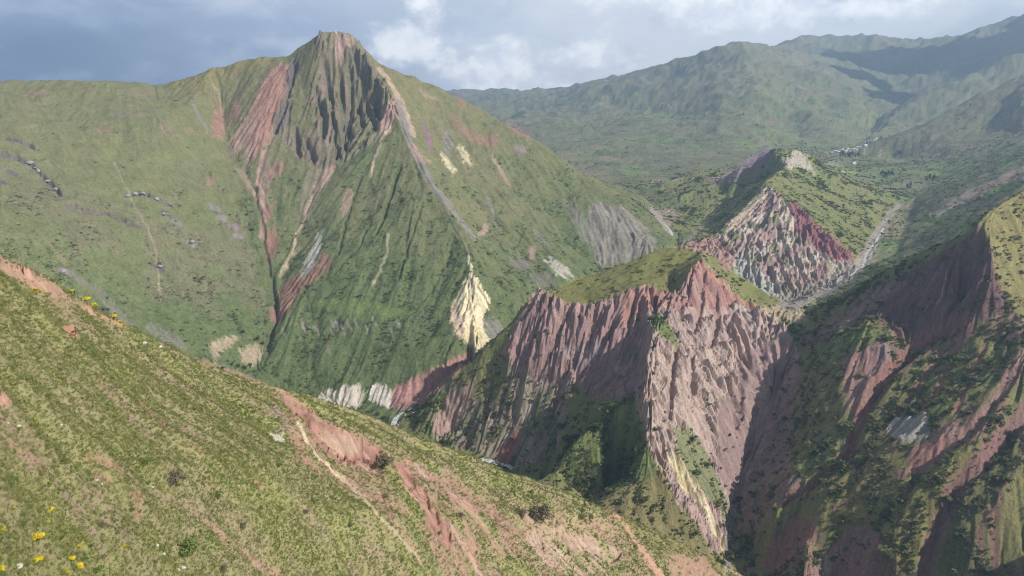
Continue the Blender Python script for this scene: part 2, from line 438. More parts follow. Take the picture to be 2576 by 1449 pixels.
def base_surface():
    pts, zs, tags, edges, index = [], [], [], [], {}

    def add(p, tag):
        if p[0] == 'w':
            X, Y, Z = p[1:]
        else:
            X, Y, Z = at(*p)
        u, v = X / Y, math.log(Y)
        u = min(max(u, UMIN - 0.04), UMAX + 0.04)
        key = (round(u, 5), round(v, 5))
        if key not in index:
            index[key] = len(pts)
            pts.append((u, v * SV)); zs.append(Z); tags.append(tag)
        return index[key]
    for tag, lines in LINES.items():
        for ln in lines:
            ids = [add(p, tag) for p in ln]
            for a, b in zip(ids[:-1], ids[1:]):
                if a != b:
                    edges.append((a, b))
    # frame of the sheet: take the height of the nearest known point
    P = np.array(pts)
    known = len(pts)
    for v in np.linspace(VMIN - 0.1, VMAX + 0.1, 22):
        for u in (UMIN - 0.06, UMAX + 0.06):
            k = int(np.argmin((P[:known, 0] - u) ** 2 + (P[:known, 1] - v * SV) ** 2))
            pts.append((u, v * SV)); zs.append(zs[k]); tags.append(tags[k])
    for u in np.linspace(UMIN, UMAX, 14):
        for v in (VMIN - 0.1, VMAX + 0.1):
            k = int(np.argmin((P[:known, 0] - u) ** 2 + (P[:known, 1] - v * SV) ** 2))
            pts.append((u, v * SV)); zs.append(zs[k] * (math.exp(v) / math.exp(P[k, 1] / SV) if v < VMIN else 1.0)); tags.append(tags[k])
    res = delaunay_2d_cdt([Vector(p) for p in pts], edges, [], 0, 1e-7)
    verts, faces, orig = res[0], res[2], res[3]
    V = np.array([(p.x, p.y) for p in verts])
    Zv = np.full(len(verts), np.nan)
    for i, o in enumerate(orig):
        if o:
            Zv[i] = zs[o[0]]
    bad = np.nonzero(np.isnan(Zv))[0]
    good = np.nonzero(~np.isnan(Zv))[0]
    for i in bad:
        d = np.hypot(V[good, 0] - V[i, 0], V[good, 1] - V[i, 1]) + 1e-6
        k = np.argsort(d)[:3]
        Zv[i] = np.sum(Zv[good[k]] / d[k]) / np.sum(1 / d[k])
    print('control points', len(pts), 'crossings', len(bad))
    NU, NV = 1500, 1500
    gu = np.linspace(UMIN, UMAX, NU)
    gv = np.linspace(VMIN, VMAX, NV)
    H = np.full((NV, NU), np.nan)
    du, dv = gu[1] - gu[0], (gv[1] - gv[0]) * SV
    for f in faces:
        (x0, y0), (x1, y1), (x2, y2) = V[f[0]], V[f[1]], V[f[2]]
        i0 = max(0, int((min(x0, x1, x2) - UMIN) / du)); i1 = min(NU - 1, int((max(x0, x1, x2) - UMIN) / du) + 1)
        j0 = max(0, int((min(y0, y1, y2) - VMIN * SV) / dv)); j1 = min(NV - 1, int((max(y0, y1, y2) - VMIN * SV) / dv) + 1)
        if i1 < i0 or j1 < j0:
            continue
        gx, gy = np.meshgrid(gu[i0:i1 + 1], gv[j0:j1 + 1] * SV)
        den = (y1 - y2) * (x0 - x2) + (x2 - x1) * (y0 - y2)
        if abs(den) < 1e-14:
            continue
        a = ((y1 - y2) * (gx - x2) + (x2 - x1) * (gy - y2)) / den
        b = ((y2 - y0) * (gx - x2) + (x0 - x2) * (gy - y2)) / den
        c = 1 - a - b
        m = (a >= -1e-6) & (b >= -1e-6) & (c >= -1e-6)
        sub = H[j0:j1 + 1, i0:i1 + 1]
        sub[m] = (a * Zv[f[0]] + b * Zv[f[1]] + c * Zv[f[2]])[m]
    H[np.isnan(H)] = 0.0
    # region of each control point
    tp = [(p, t) for p, t in zip(pts, tags) if t != 'valley']
    return gu, gv, H, tp


def blur(A, n):
    for _ in range(n):
        B = np.pad(A, 1, mode='edge')
        A = (B[1:-1, :-2] + 2 * B[1:-1, 1:-1] + B[1:-1, 2:]) / 4
        B = np.pad(A, 1, mode='edge')
        A = (B[:-2, 1:-1] + 2 * B[1:-1, 1:-1] + B[2:, 1:-1]) / 4
    return A


gu, gv, H0, TAGPTS = base_surface()
H0 = blur(H0, 2)
HS = blur(H0, 26)
Yg = np.exp(gv)[:, None]
Hu = np.gradient(HS, gu, axis=1)
Hv = np.gradient(HS, gv, axis=0)
GX = Hu / Yg
GY = (Hv - gu[None, :] * Hu) / Yg


def sample(A, u, v):
    fu = np.clip((u - gu[0]) / (gu[1] - gu[0]), 0, len(gu) - 1.001)
    fv = np.clip((v - gv[0]) / (gv[1] - gv[0]), 0, len(gv) - 1.001)
    i = fu.astype(np.int32); j = fv.astype(np.int32)
    a = fu - i; b = fv - j
    return (A[j, i] * (1 - a) + A[j, i + 1] * a) * (1 - b) + (A[j + 1, i] * (1 - a) + A[j + 1, i + 1] * a) * b


# mesh grid: columns even in view angle, rows dense where the photographed slopes are
ucols = np.concatenate([np.linspace(UMIN, -0.79, 36)[:-1], np.linspace(-0.79, 0.80, 1110), np.linspace(0.80, UMAX, 36)[1:]])
rows = []
for y0, y1, n in ((48, 75, 14), (75, 250, 190), (250, 345, 150), (345, 440, 60), (440, 560, 14), (560, 760, 75), (760, 1140, 215), (1140, 1300, 62), (1300, 2110, 190), (2110, 3600, 62), (3600, 12200, 84)):
    rows.append(np.exp(np.linspace(math.log(y0), math.log(y1), n, endpoint=False)))
vrows = np.log(np.concatenate(rows + [[12500.0]]))
MU, MV = np.meshgrid(ucols, vrows)
SHAPE = MU.shape
NVERT = MU.size
U = MU.ravel().astype(np.float64); Vv = MV.ravel().astype(np.float64)
Yw = np.exp(Vv); Xw = U * Yw
# let straight lines wander a little
pxs = 1 / FOC
wu = (fbm(U * 26, Vv * 26, 3, 1) * 9 + fbm(U * 90, Vv * 90, 2, 2) * 4) * pxs
wv = (fbm(U * 26, Vv * 26, 3, 3) * 9 + fbm(U * 90, Vv * 90, 2, 4) * 4) * pxs * 0.8
amp = np.where(Yw < 450, 0.5, 1.0)
Z0 = sample(H0, U + wu * amp, Vv + wv * amp)
gx = sample(GX, U, Vv); gy = sample(GY, U, Vv)
slope = np.hypot(gx, gy)
theta = np.arctan2(gy, gx)
PX, PY = project(Xw, Yw, Z0)
# which vertices can be seen from the camera
ratio = (Z0 / Yw).reshape(SHAPE)
runmax = np.maximum.accumulate(ratio, axis=0)
VIS = (ratio >= runmax - 0.012).ravel() & (PX > -400) & (PX < 3000)
# ------------------------------------------------------------------ regions, rock and grass areas, relief
tu = np.array([p[0][0] for p in TAGPTS]); tv = np.array([p[0][1] for p in TAGPTS])
tid = np.array([REGIONS.index(p[1]) for p in TAGPTS])


def region_grid(nu=260, nv=260):
    a = np.linspace(UMIN, UMAX, nu); b = np.linspace(VMIN, VMAX, nv)
    R = np.zeros((nv, nu), np.int32)
    for j in range(nv):
        d = (a[:, None] - tu[None]) ** 2 + (b[j] * SV - tv[None]) ** 2
        R[j] = tid[np.argmin(d, axis=1)]
    return a, b, R


ra, rb, RG = region_grid()
ri = np.clip(np.rint((U - ra[0]) / (ra[1] - ra[0])).astype(int), 0, len(ra) - 1)
rj = np.clip(np.rint((Vv - rb[0]) / (rb[1] - rb[0])).astype(int), 0, len(rb) - 1)
REG = RG[rj, ri]
# nothing nearer than the hidden gorge but the foreground hill on the left of the view
REG[(Yw < 470) & (U < 0.42)] = 0
REG[(Yw > 560) & (REG == 0)] = 3
R_ = {n: (REG == i) for i, n in enumerate(REGIONS)}

JX = PX + fbm(PX / 46, PY / 46, 3, 11) * 10 + fbm(PX / 14, PY / 14, 3, 12) * 9
JY = PY + fbm(PX / 46, PY / 46, 3, 13) * 10 + fbm(PX / 14, PY / 14, 3, 14) * 9
VIDX = np.nonzero(VIS)[0]
VIDX = VIDX[np.argsort(PX[VIDX], kind='stable')]
VJX, VJY, VPX, VPY = JX[VIDX], JY[VIDX], PX[VIDX], PY[VIDX]


def _box(xs, ys, x0, x1, y0, y1):
    a_, b_ = np.searchsorted(VPX, [x0 - 40, x1 + 40])
    k = np.nonzero((xs[a_:b_] > x0) & (xs[a_:b_] < x1) & (ys[a_:b_] > y0) & (ys[a_:b_] < y1))[0]
    return k + a_


def inside(poly, xs=None, ys=None):
    """indices of the vertices seen inside a polygon"""
    xs = VJX if xs is None else xs
    ys = VJY if ys is None else ys
    p = np.array(poly, float)
    k = _box(xs, ys, p[:, 0].min(), p[:, 0].max(), p[:, 1].min(), p[:, 1].max())
    x, y = xs[k], ys[k]
    c = np.zeros(len(k), bool)
    x1, y1 = p[-1]
    for x2, y2 in p:
        if y1 != y2:
            c ^= ((y1 > y) != (y2 > y)) & (x < (x2 - x1) * (y - y1) / (y2 - y1) + x1)
        x1, y1 = x2, y2
    return VIDX[k[c]]


def mask(poly):
    m = np.zeros(NVERT, bool)
    m[inside(poly)] = True
    return m


def along(line, w):
    """vertices near a line: 1 on it, falling to 0 at w pixels; w may taper (w0, w1)"""
    w0, w1 = w if isinstance(w, tuple) else (w, w)
    wm = max(w0, w1)
    p = np.array(line, float)
    xs, ys = VJX * 0.6 + VPX * 0.4, VJY * 0.6 + VPY * 0.4
    k = _box(xs, ys, p[:, 0].min() - wm, p[:, 0].max() + wm, p[:, 1].min() - wm, p[:, 1].max() + wm)
    x, y = xs[k], ys[k]
    best = np.zeros(len(k))
    n = len(p) - 1
    for i in range(n):
        (x1, y1), (x2, y2) = p[i], p[i + 1]
        L = (x2 - x1) ** 2 + (y2 - y1) ** 2
        t = np.clip(((x - x1) * (x2 - x1) + (y - y1) * (y2 - y1)) / L, 0, 1)
        d = np.hypot(x - x1 - t * (x2 - x1), y - y1 - t * (y2 - y1))
        best = np.maximum(best, 1 - d / (w0 + (w1 - w0) * (i + t) / n))
    ok = best > 0
    return VIDX[k[ok]], best[ok]


C = dict(red=(.300, .160, .132), pink=(.400, .255, .215), maroon=(.225, .095, .090), purple=(.215, .125, .140), tan=(.420, .325, .225), soil=(.400, .185, .125),
         orange=(.46, .235, .15), grey=(.235, .205, .190), darkgrey=(.125, .105, .110), cream=(.640, .545, .355), yellow=(.600, .490, .235), white=(.56, .50, .43), mint=(.37, .365, .335),
         grass=(.212, .215, .078), olive=(.205, .190, .078), green=(.150, .178, .064), shrub=(.080, .108, .040), dry=(.262, .212, .125), field=(.150, .220, .060), brown=(.150, .105, .062),
         gravel=(.265, .225, .185), lilac=(.245, .185, .190), brick=(.265, .130, .105))
C = {k: np.array(v) for k, v in C.items()}

color = np.zeros((NVERT, 3))
veg = np.zeros(NVERT)                       # how thickly shrubs stand
rock = np.zeros(NVERT)
CALM = np.ones(NVERT)
A1 = np.zeros(NVERT); A2 = np.zeros(NVERT); A3 = np.zeros(NVERT)     # relief along the fall line, metres
carve = np.zeros(NVERT)
lip = np.ones(NVERT)                        # 0 at the upper lip of a scar

near = R_['foreground']
X32, Y32, T32 = Xw.astype(np.float32), Yw.astype(np.float32), theta.astype(np.float32)
NI = np.nonzero(near)[0]


def near_flow(w, l, seed, fn):
    out = np.zeros(NVERT, np.float32)
    out[NI] = flow_noise(X32[NI], Y32[NI], T32[NI], w, l, seed, fn)
    return out


FI = np.nonzero(R_['far'] | R_['slopes'])[0]


def iso_ridge(size, seed, octaves):
    out = np.zeros(NVERT, np.float32)
    x, y = X32[FI] / size, Y32[FI] / size
    a, tot = 1.0, 0.0
    for o in range(octaves):
        out[FI] += a * (1 - np.abs(perlin(x * 2.07 ** o, y * 2.07 ** o, seed + o * 3)) * 1.7)
        tot += a; a *= 0.5
    return out / tot - 0.4 * (out != 0)


JOBS = dict(
    n_lo=lambda: fbm(X32 / 260, Y32 / 260, 4, 21), n_mid=lambda: fbm(X32 / 60, Y32 / 60, 4, 22), n_hi=lambda: fbm(X32 / 11, Y32 / 11, 3, 23),
    n_fg=lambda: fbm(X32 / 16, Y32 / 16, 4, 24), n_fg2=lambda: fbm(X32 / 3.2, Y32 / 3.2, 3, 25),
    S3=lambda: flow_noise(X32, Y32, T32, 46, 330, 60, ridged), S2=lambda: flow_noise(X32, Y32, T32, 15, 120, 80, ridged),
    S1=lambda: flow_noise(X32, Y32, T32, 5.5, 55, 100, ridged), ST=lambda: flow_noise(X32, Y32, T32, 9, 150, 120, streak),
    ST2=lambda: flow_noise(X32, Y32, T32, 2.6, 40, 140, streak),
    fin=lambda: flow_noise(X32, Y32, T32, 9.5, 38, 200, ridged),
    fin2=lambda: flow_noise(X32, Y32, T32, 27, 110, 220, ridged), n_soil=lambda: fbm(X32 / 22, Y32 / 22, 3, 27), n_tuft=lambda: fbm(X32 / 9, Y32 / 9, 3, 28),
    n_far=lambda: fbm(X32 / 900, Y32 / 900, 4, 33), n_far2=lambda: fbm(X32 / 180, Y32 / 180, 4, 34), n_wood=lambda: fbm(X32 / 130, Y32 / 130, 3, 35),
    S0=lambda: near_flow(1.5, 15, 260, ridged), ST0=lambda: near_flow(1.0, 16, 280, streak),
    fin3=lambda: flow_noise(X32, Y32, T32, 4.6, 24, 240, ridged),
    far1=lambda: iso_ridge(1100, 300, 4), far2=lambda: iso_ridge(300, 310, 3),
    n_120=lambda: fbm(X32 / 150, Y32 / 150, 4, 53),
    n_14=lambda: fbm(X32 / 14, Y32 / 14, 4, 50), n_26=lambda: fbm(X32 / 26, Y32 / 26, 4, 51))
with ThreadPoolExecutor(4) as ex:
    futs = {k: ex.submit(f) for k, f in JOBS.items()}
    globals().update({k: f.result() for k, f in futs.items()})


def lay(m, c, a=1.0):
    w = (m * a)[:, None]
    color[:] = color * (1 - w) + np.asarray(c) * w


def mixed(a, b, t):
    return a[None] * (1 - t[:, None]) + b[None] * t[:, None]


# --- ground cover of each region
g1 = np.clip(0.5 + n_lo * 0.8 + n_mid * 0.55, 0, 1)
g2 = np.clip(0.5 + n_mid * 1.2 + n_hi * 0.5, 0, 1)
color[:] = mixed(C['olive'], C['green'], g1)
lay(sstep(n_hi + 0.6 * n_mid, 0.15, 0.5), C['shrub'], 0.55)
veg[:] = np.clip(0.35 + n_mid, 0, 1)
fgc = mixed(C['grass'] * 1.08, C['dry'] * 0.95, np.clip(0.5 + n_fg * 1.1, 0, 1))
fgc = fgc * (1 - 0.35 * sstep(n_fg2, 0.1, 0.6))[:, None] + C['green'] * 1.1 * (0.35 * sstep(n_fg2, 0.1, 0.6))[:, None]
color[near] = fgc[near]
m = near * sstep(n_fg + 0.5 * n_fg2 + 0.45 * ST2, 0.34, 0.62)
lay(m, C['dry'], 0.75)
m = near * sstep(n_soil + 0.5 * n_fg2 + 0.4 * ST2, 0.27, 0.58)
lay(m, C['pink'] * 0.72, 0.7)
lay(near * sstep(ST + 0.5 * n_fg, 0.1, 0.5), C['dry'] * 0.95, 0.65)
lay(near * sstep(-ST + 0.6 * n_fg2, 0.15, 0.55), C['green'] * 0.95, 0.6)
m = near * sstep(n_tuft, 0.3, 0.55)
lay(m, C['green'] * 1.25, 0.6)
veg[near] = 0
A1[near] = 0.45; A2[near] = 1.5; A3[near] = 2.6
pl = R_['plateau']
color[pl] = mixed(np.array((.182, .172, .082)), np.array((.138, .162, .070)), np.clip(0.35 + n_lo * 0.8 + 0.5 * n_mid + (PY - 350) / 900, 0, 1))[pl]
lay(pl * sstep(n_hi + 0.5 * n_mid + (PY - 560) / 420, 0.12, 0.55), C['shrub'] * 1.15, 0.6)
lay(pl * sstep(ST + n_mid * 0.6, 0.3, 0.7), C['dry'], 0.45)
lay(pl * sstep(n_lo + 0.6 * n_mid, 0.1, 0.4), (.215, .165, .115), 0.4)
lay(pl * sstep(fbm(Xw / 120, Yw / 45, 3, 31), 0.42, 0.6), C['lilac'] * 0.8, 0.35)
veg[pl] = np.clip((PY[pl] - 480) / 330 + n_mid[pl], 0, 1)
A1[pl] = 0.4; A2[pl] = 1.2; A3[pl] = 4.5
mo = R_['mountain']
color[mo] = mixed(np.array((.178, .166, .082)), np.array((.128, .152, .066)), np.clip(0.45 + n_lo * 0.8 + 0.5 * n_mid + (PY - 450) / 700, 0, 1))[mo]
lay(mo * sstep(n_hi * 0.9 + 0.6 * n_mid + (PY - 420) / 600, 0.1, 0.6), C['shrub'] * 1.2, 0.5)
lay(mo * sstep(ST + 0.5 * n_mid, 0.42, 0.7), C['lilac'], 0.3)
veg[mo] = np.clip((PY[mo] - 330) / 330 + n_mid[mo] * 0.8, 0, 1)
A1[mo] = 0.7; A2[mo] = 1.9; A3[mo] = 6.5
rg = R_['ridge']
lay(rg, C['grass'] * 0.9, 0.8)
lay(rg * sstep(n_mid, 0, 0.5), C['olive'], 0.7)
A1[rg] = 0.7; A2[rg] = 2.0; A3[rg] = 2.5; veg[rg] = 0.12
hs = R_['hillside']
color[hs] = mixed(C['olive'] * 0.95, C['green'] * 0.8, g2)[hs]
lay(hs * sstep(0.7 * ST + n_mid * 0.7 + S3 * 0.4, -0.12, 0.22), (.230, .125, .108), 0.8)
lay(hs * sstep(fbm(Xw / 40, Yw / 40, 3, 48) + 0.5 * ST2, 0.3, 0.55), C['grey'] * 1.2, 0.5)
A1[hs] = 0.8; A2[hs] = 3.2; A3[hs] = 6.0; veg[hs] = np.clip(0.4 + n_mid[hs] * 1.3, 0, 1)
ba = R_['badlands']
A1[ba] = 0.8; A2[ba] = 3; A3[ba] = 5; veg[ba] = np.clip(0.15 + n_mid[ba] * 0.8, 0, 1)
fr = R_['far'] | R_['slopes']
color[fr] = mixed(np.array((.200, .178, .100)), np.array((.135, .150, .075)), np.clip(0.5 + n_far + 0.5 * n_far2, 0, 1))[fr]
lay(fr * sstep(n_far2 + 0.5 * n_far, 0.18, 0.5), C['brown'] * 1.2, 0.6)
lay(fr * sstep(n_wood, 0.22, 0.5), C['shrub'], 0.8)
A1[fr] = 0; A2[fr] = 0; A3[fr] = 4
# terraces and small fields: strips that follow the contour
zq = Z0 / 22.0 + fbm(Xw / 400, Yw / 400, 3, 36) * 1.2
cell = np.sin(np.floor(zq) * 12.9898 + np.floor(Xw / 110 + fbm(Xw / 150, Yw / 150, 2, 37) * 1.5 + np.floor(zq) * 0.37) * 78.233) * 43758.5453
cell = cell - np.floor(cell)
terr = fr * sstep(fbm(Xw / 700, Yw / 700, 3, 38), -0.25, 0.2) * sstep(300 - Z0, 0, 200)
lay(terr * (cell > 0.66), C['field'] * 0.95, 0.5)
lay(terr * (cell < 0.22), C['dry'] * 0.9, 0.55)
lay(terr * ((zq - np.floor(zq)) < 0.2), C['shrub'], 0.7)


SHADE = np.clip(np.where(near, ST0 * 1.3 + ST2 * 0.7, ST * 1.1 + ST2 * 0.5 + n_hi * 0.5), -1.6, 1.6)
HOLES = fbm(PX / 7, PY / 7, 3, 46) + 0.5 * ST2


EDGE = np.clip(0.8 * ST + 0.35 * ST2 + 0.55 * HOLES, -1.5, 1.5)


def edge_distance(poly, pad):
    """signed distance in pixels to a polygon's rim (positive inside) for the vertices near it"""
    p = np.array(poly, float)
    xs, ys = VJX * 0.45 + VPX * 0.55, VJY * 0.45 + VPY * 0.55
    k = _box(xs, ys, p[:, 0].min() - pad, p[:, 0].max() + pad, p[:, 1].min() - pad, p[:, 1].max() + pad)
    x, y = xs[k], ys[k]
    c = np.zeros(len(k), bool)
    d2 = np.full(len(k), 1e12)
    x1, y1 = p[-1]
    for x2, y2 in p:
        if y1 != y2:
            c ^= ((y1 > y) != (y2 > y)) & (x < (x2 - x1) * (y - y1) / (y2 - y1) + x1)
        L = (x2 - x1) ** 2 + (y2 - y1) ** 2 + 1e-9
        t = np.clip(((x - x1) * (x2 - x1) + (y - y1) * (y2 - y1)) / L, 0, 1)
        d2 = np.minimum(d2, (x - x1 - t * (x2 - x1)) ** 2 + (y - y1 - t * (y2 - y1)) ** 2)
        x1, y1 = x2, y2
    d = np.sqrt(d2)
    return VIDX[k], np.where(c, d, -d)


def zone(poly, c, a=0.92, a1=None, a2=None, a3=None, v=None, r=None, dig=0.0, vary=0.25, rough=1.0, torn=False):
    p = np.array(poly, float)
    R = min(17.0, 0.42 * min(np.ptp(p[:, 0]), np.ptp(p[:, 1]))) * rough
    k, sd = edge_distance(poly, R)
    q = sstep(sd + R * EDGE[k] * 0.8, -2.0 - 0.12 * R, 2.0 + 0.12 * R)
    if torn:
        q = q * sstep(tear[k], -0.3, 0.08)
    keep = q > 0.01
    k, q = k[keep], q[keep]
    base = C[c] if isinstance(c, str) else np.asarray(c)
    if r is None:
        r = 0.0 if base[1] > 0.82 * base[0] and base[2] < 0.5 * base[1] else 1.0
    soft = np.where(mo[k] | pl[k], 0.80, 1.0) if a < 1 else 1.0
    w = (q * a * soft)[:, None]
    color[k] = color[k] * (1 - w) + base * np.clip(1 + vary * SHADE[k], 0.4, 1.6)[:, None] * w
    m = k[q > 0.5]
    for arr, val in ((A1, a1), (A2, a2), (A3, a3), (veg, v)):
        if val is not None: arr[k] = arr[k] * (1 - q) + val * q
    rock[k] = rock[k] * (1 - q) + r * q
    if dig:
        # the face drops from its upper lip and runs out at its foot
        k = inside(poly, VPX + (VJX - VPX) * 0.4, VPY + (VJY - VPY) * 0.4)
        if len(k):
            bx = ((PX[k] - PX[k].min()) / 7).astype(int)
            n = bx.max() + 1
            top = np.full(n, 1e9); bot = np.full(n, -1e9)
            np.minimum.at(top, bx, PY[k]); np.maximum.at(bot, bx, PY[k])
            for e in (top, bot):
                e[:] = np.convolve(np.pad(e, 2, mode='edge'), np.ones(5) / 5, 'valid')
            cx = PX[k].min() + 7 * (np.arange(n) + 0.5)
            tp = np.interp(PX[k], cx, top); hg = np.maximum(np.interp(PX[k], cx, bot) - tp, 4)
            t = np.clip((PY[k] - tp) / hg, 0, 1)
            lip[k] = sstep(t, 0.02, 0.4)
            carve[k] = np.minimum(carve[k], -dig * (1 - t) * sstep(t, 0, 0.3) * np.minimum(1, hg / 30))
    return m


def line(pts, w, c, a=0.9, dig=0.0, v=0.0, vary=0.2):
    m, f = along(pts, w)
    s = sstep(f + 0.25 * HOLES[m], 0.0, 0.45) * a
    base = C[c] if isinstance(c, str) else np.asarray(c)
    k = np.clip(1 + vary * SHADE[m], 0.5, 1.5)
    color[m] = color[m] * (1 - s[:, None]) + base * k[:, None] * s[:, None]
    veg[m] = veg[m] * (1 - s) + v * s
    if dig:
        carve[m] -= dig * f * f * (3 - 2 * f)


tear = ST * 0.9 + 0.4 * ST0 + 0.55 * n_fg + 0.35 * ST2 + 0.25 * HOLES
# --- the peak
zone([(800, 88), (885, 95), (940, 160), (962, 200), (992, 250), (1000, 275), (965, 335), (885, 398), (850, 402), (800, 335), (778, 262), (790, 200), (800, 150)], (.185, .150, .120), 0.75, a1=3, a2=14, a3=18, v=0.1, vary=0.5)
mm = mask([(790, 110), (885, 130), (960, 200), (1000, 275), (960, 340), (880, 400), (800, 335), (770, 260), (780, 200)])
lay(mm * sstep(S2 + 0.35 * S3, 0.0, 0.25), (.160, .155, .072), 0.6)
lay(mm * sstep(ST, 0.15, 0.45), C['purple'] * 1.1, 0.75)
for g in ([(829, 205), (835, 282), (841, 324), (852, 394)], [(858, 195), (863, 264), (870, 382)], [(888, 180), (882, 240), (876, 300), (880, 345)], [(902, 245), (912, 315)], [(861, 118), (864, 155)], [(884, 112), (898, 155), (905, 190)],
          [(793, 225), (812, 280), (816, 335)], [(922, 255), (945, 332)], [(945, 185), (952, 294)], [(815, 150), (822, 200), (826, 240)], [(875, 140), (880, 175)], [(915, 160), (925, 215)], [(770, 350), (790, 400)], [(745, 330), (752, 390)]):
    line(g, (9, 12), (.12, .115, .085), 0.45, 20)  # shade of the summit gullies painted in as a darker colour
line([(742, 160), (732, 200), (722, 245)], 10, 'darkgrey', 0.5, 16); line([(722, 262), (708, 300), (695, 335)], 9, 'darkgrey', 0.5, 14)  # gullies beside the red cliff, their shade painted dark grey
zone([(842, 90), (885, 95), (892, 108), (862, 130), (850, 165), (842, 130)], 'pink', a2=5)
zone([(735, 165), (724, 205), (716, 250), (692, 300), (690, 332), (655, 380), (640, 398), (618, 360), (622, 310), (650, 245), (662, 205), (700, 165)], (.36, .185, .155), a1=2.5, a2=6, a3=4, v=0)
zone([(610, 300), (640, 290), (650, 340), (640, 400), (620, 410), (605, 370), (580, 392), (575, 365), (600, 330)], (.30, .19, .165), 0.85, a1=2.5, a2=7, v=0)
zone([(735, 150), (754, 152), (742, 205), (722, 240), (714, 240), (722, 185)], 'darkgrey', a2=12, a3=14)  # dark grey rock, with the shade on this left-facing side painted in
zone([(690, 290), (718, 258), (735, 262), (727, 305), (702, 345), (690, 330)], 'darkgrey', a2=12, a3=12)
zone([(545, 258), (562, 278), (576, 302), (556, 352), (538, 346), (533, 300)], 'red', a2=3, v=0)
zone([(590, 246), (606, 282), (600, 302), (580, 304), (584, 270)], 'red', a2=3, v=0)
zone([(740, 322), (800, 335), (860, 402), (832, 440), (780, 420), (735, 385), (700, 345)], (.190, .135, .118), 0.7, a1=2.2, a2=8, v=0.1, vary=0.45)
zone([(665, 440), (700, 404), (716, 420), (702, 446), (675, 462)], 'red', a2=5, v=0)
line([(690, 340), (668, 380), (655, 415), (652, 450), (664, 500), (662, 540), (660, 600)], (7, 9), 'pink', 0.85, 3)
zone([(848, 410), (832, 452), (802, 480), (790, 505), (775, 545), (762, 562), (766, 536), (792, 470), (822, 420)], 'pink', a1=2, a2=5, v=0)
line([(790, 490), (765, 560), (747, 590), (737, 640), (722, 668), (706, 694)], 6, 'tan', 0.8, 4)
zone([(664, 592), (686, 575), (703, 590), (698, 640), (676, 668), (664, 650)], 'brick', a1=2, a2=4, v=0)
zone([(666, 530), (692, 514), (676, 560), (660, 585)], 'red', 0.8, a2=4)
zone([(830, 640), (832, 672), (805, 692), (782, 722), (745, 752), (722, 790), (700, 812), (697, 740), (730, 700), (762, 672), (790, 640)], 'brick', a1=2.5, a2=7, v=0)
zone([(816, 572), (808, 610), (797, 655), (782, 690), (760, 706), (756, 690), (772, 640), (800, 592)], 'mint', 0.9, a1=2, a2=5, v=0)
zone([(648, 400), (672, 395), (690, 430), (672, 500), (665, 560), (652, 520), (650, 450)], (.27, .175, .145), 0.6, a2=5, v=0.05, torn=False)
zone([(780, 420), (830, 430), (800, 500), (770, 560), (750, 560), (760, 490)], (.25, .18, .15), 0.5, a2=5)
line([(640, 470), (660, 560), (668, 640), (690, 740), (697, 800), (670, 880)], (7, 10), (.13, .13, .07), 0.6, 10)
zone([(675, 775), (697, 765), (713, 790), (700, 816), (680, 806)], 'red', a2=3, v=0)
zone([(868, 482), (884, 478), (882, 512), (862, 545), (855, 520)], 'pink', 0.8)
zone([(965, 268), (996, 248), (1002, 282), (985, 322), (966, 342), (952, 322)], 'pink', 0.9, a1=3, a2=10, v=0)
line([(955, 172), (985, 215), (1003, 245), (1022, 290), (1040, 340)], 8, (.42, .29, .22), 0.85)
line([(1002, 262), (1030, 360), (1062, 425), (1110, 500), (1150, 545), (1195, 600)], (14, 7), 'grey', 0.75)
zone([(1028, 362), (1050, 376), (1080, 410), (1062, 415), (1035, 392)], 'pink', 0.8)
line([(990, 312), (962, 345), (947, 392), (936, 430), (932, 440)], 3.6, 'tan', 0.9)
line([(1068, 318), (1080, 350), (1084, 378)], 9, 'purple', 0.8)
zone([(1130, 290), (1168, 312), (1212, 346), (1252, 340), (1250, 376), (1200, 366), (1150, 326)], 'red', 0.72, a2=4)
zone([(1148, 240), (1172, 262), (1155, 282)], 'red', 0.8); zone([(1278, 310), (1346, 357), (1300, 345)], 'red', 0.8)
zone([(1060, 230), (1080, 240), (1100, 260), (1065, 250)], 'pink', 0.6); zone([(1290, 372), (1330, 370), (1320, 392), (1298, 390)], 'lilac', 0.8)
zone([(1150, 365), (1166, 375), (1186, 412), (1168, 408)], 'cream', 0.85, a2=5, v=0); zone([(1108, 390), (1126, 404), (1146, 432), (1138, 442), (1122, 424)], 'cream', 0.85, a2=5, v=0)
zone([(1110, 330), (1135, 330), (1140, 380), (1120, 400), (1112, 360)], 'grey', 0.7, a2=7)
line([(1240, 400), (1265, 440), (1285, 470)], 5, 'pink', 0.7); line([(1225, 500), (1240, 540), (1250, 570)], 5, 'grey', 0.7)
line([(1005, 420), (985, 480), (960, 560), (945, 600)], (10, 5), 'shrub', 0.8, 9)
line([(905, 440), (890, 490), (870, 560), (850, 640)], 6, 'shrub', 0.6, 5)
line([(1060, 520), (1030, 620), (1000, 700)], 7, 'shrub', 0.5, 5); line([(1130, 640), (1090, 720), (1050, 770)], 6, 'shrub', 0.5, 4)
line([(978, 590), (970, 640), (955, 690), (938, 715)], 4.5, 'cream', 0.45)
line([(835, 700), (905, 620), (930, 560)], 5, 'shrub', 0.6, 4)
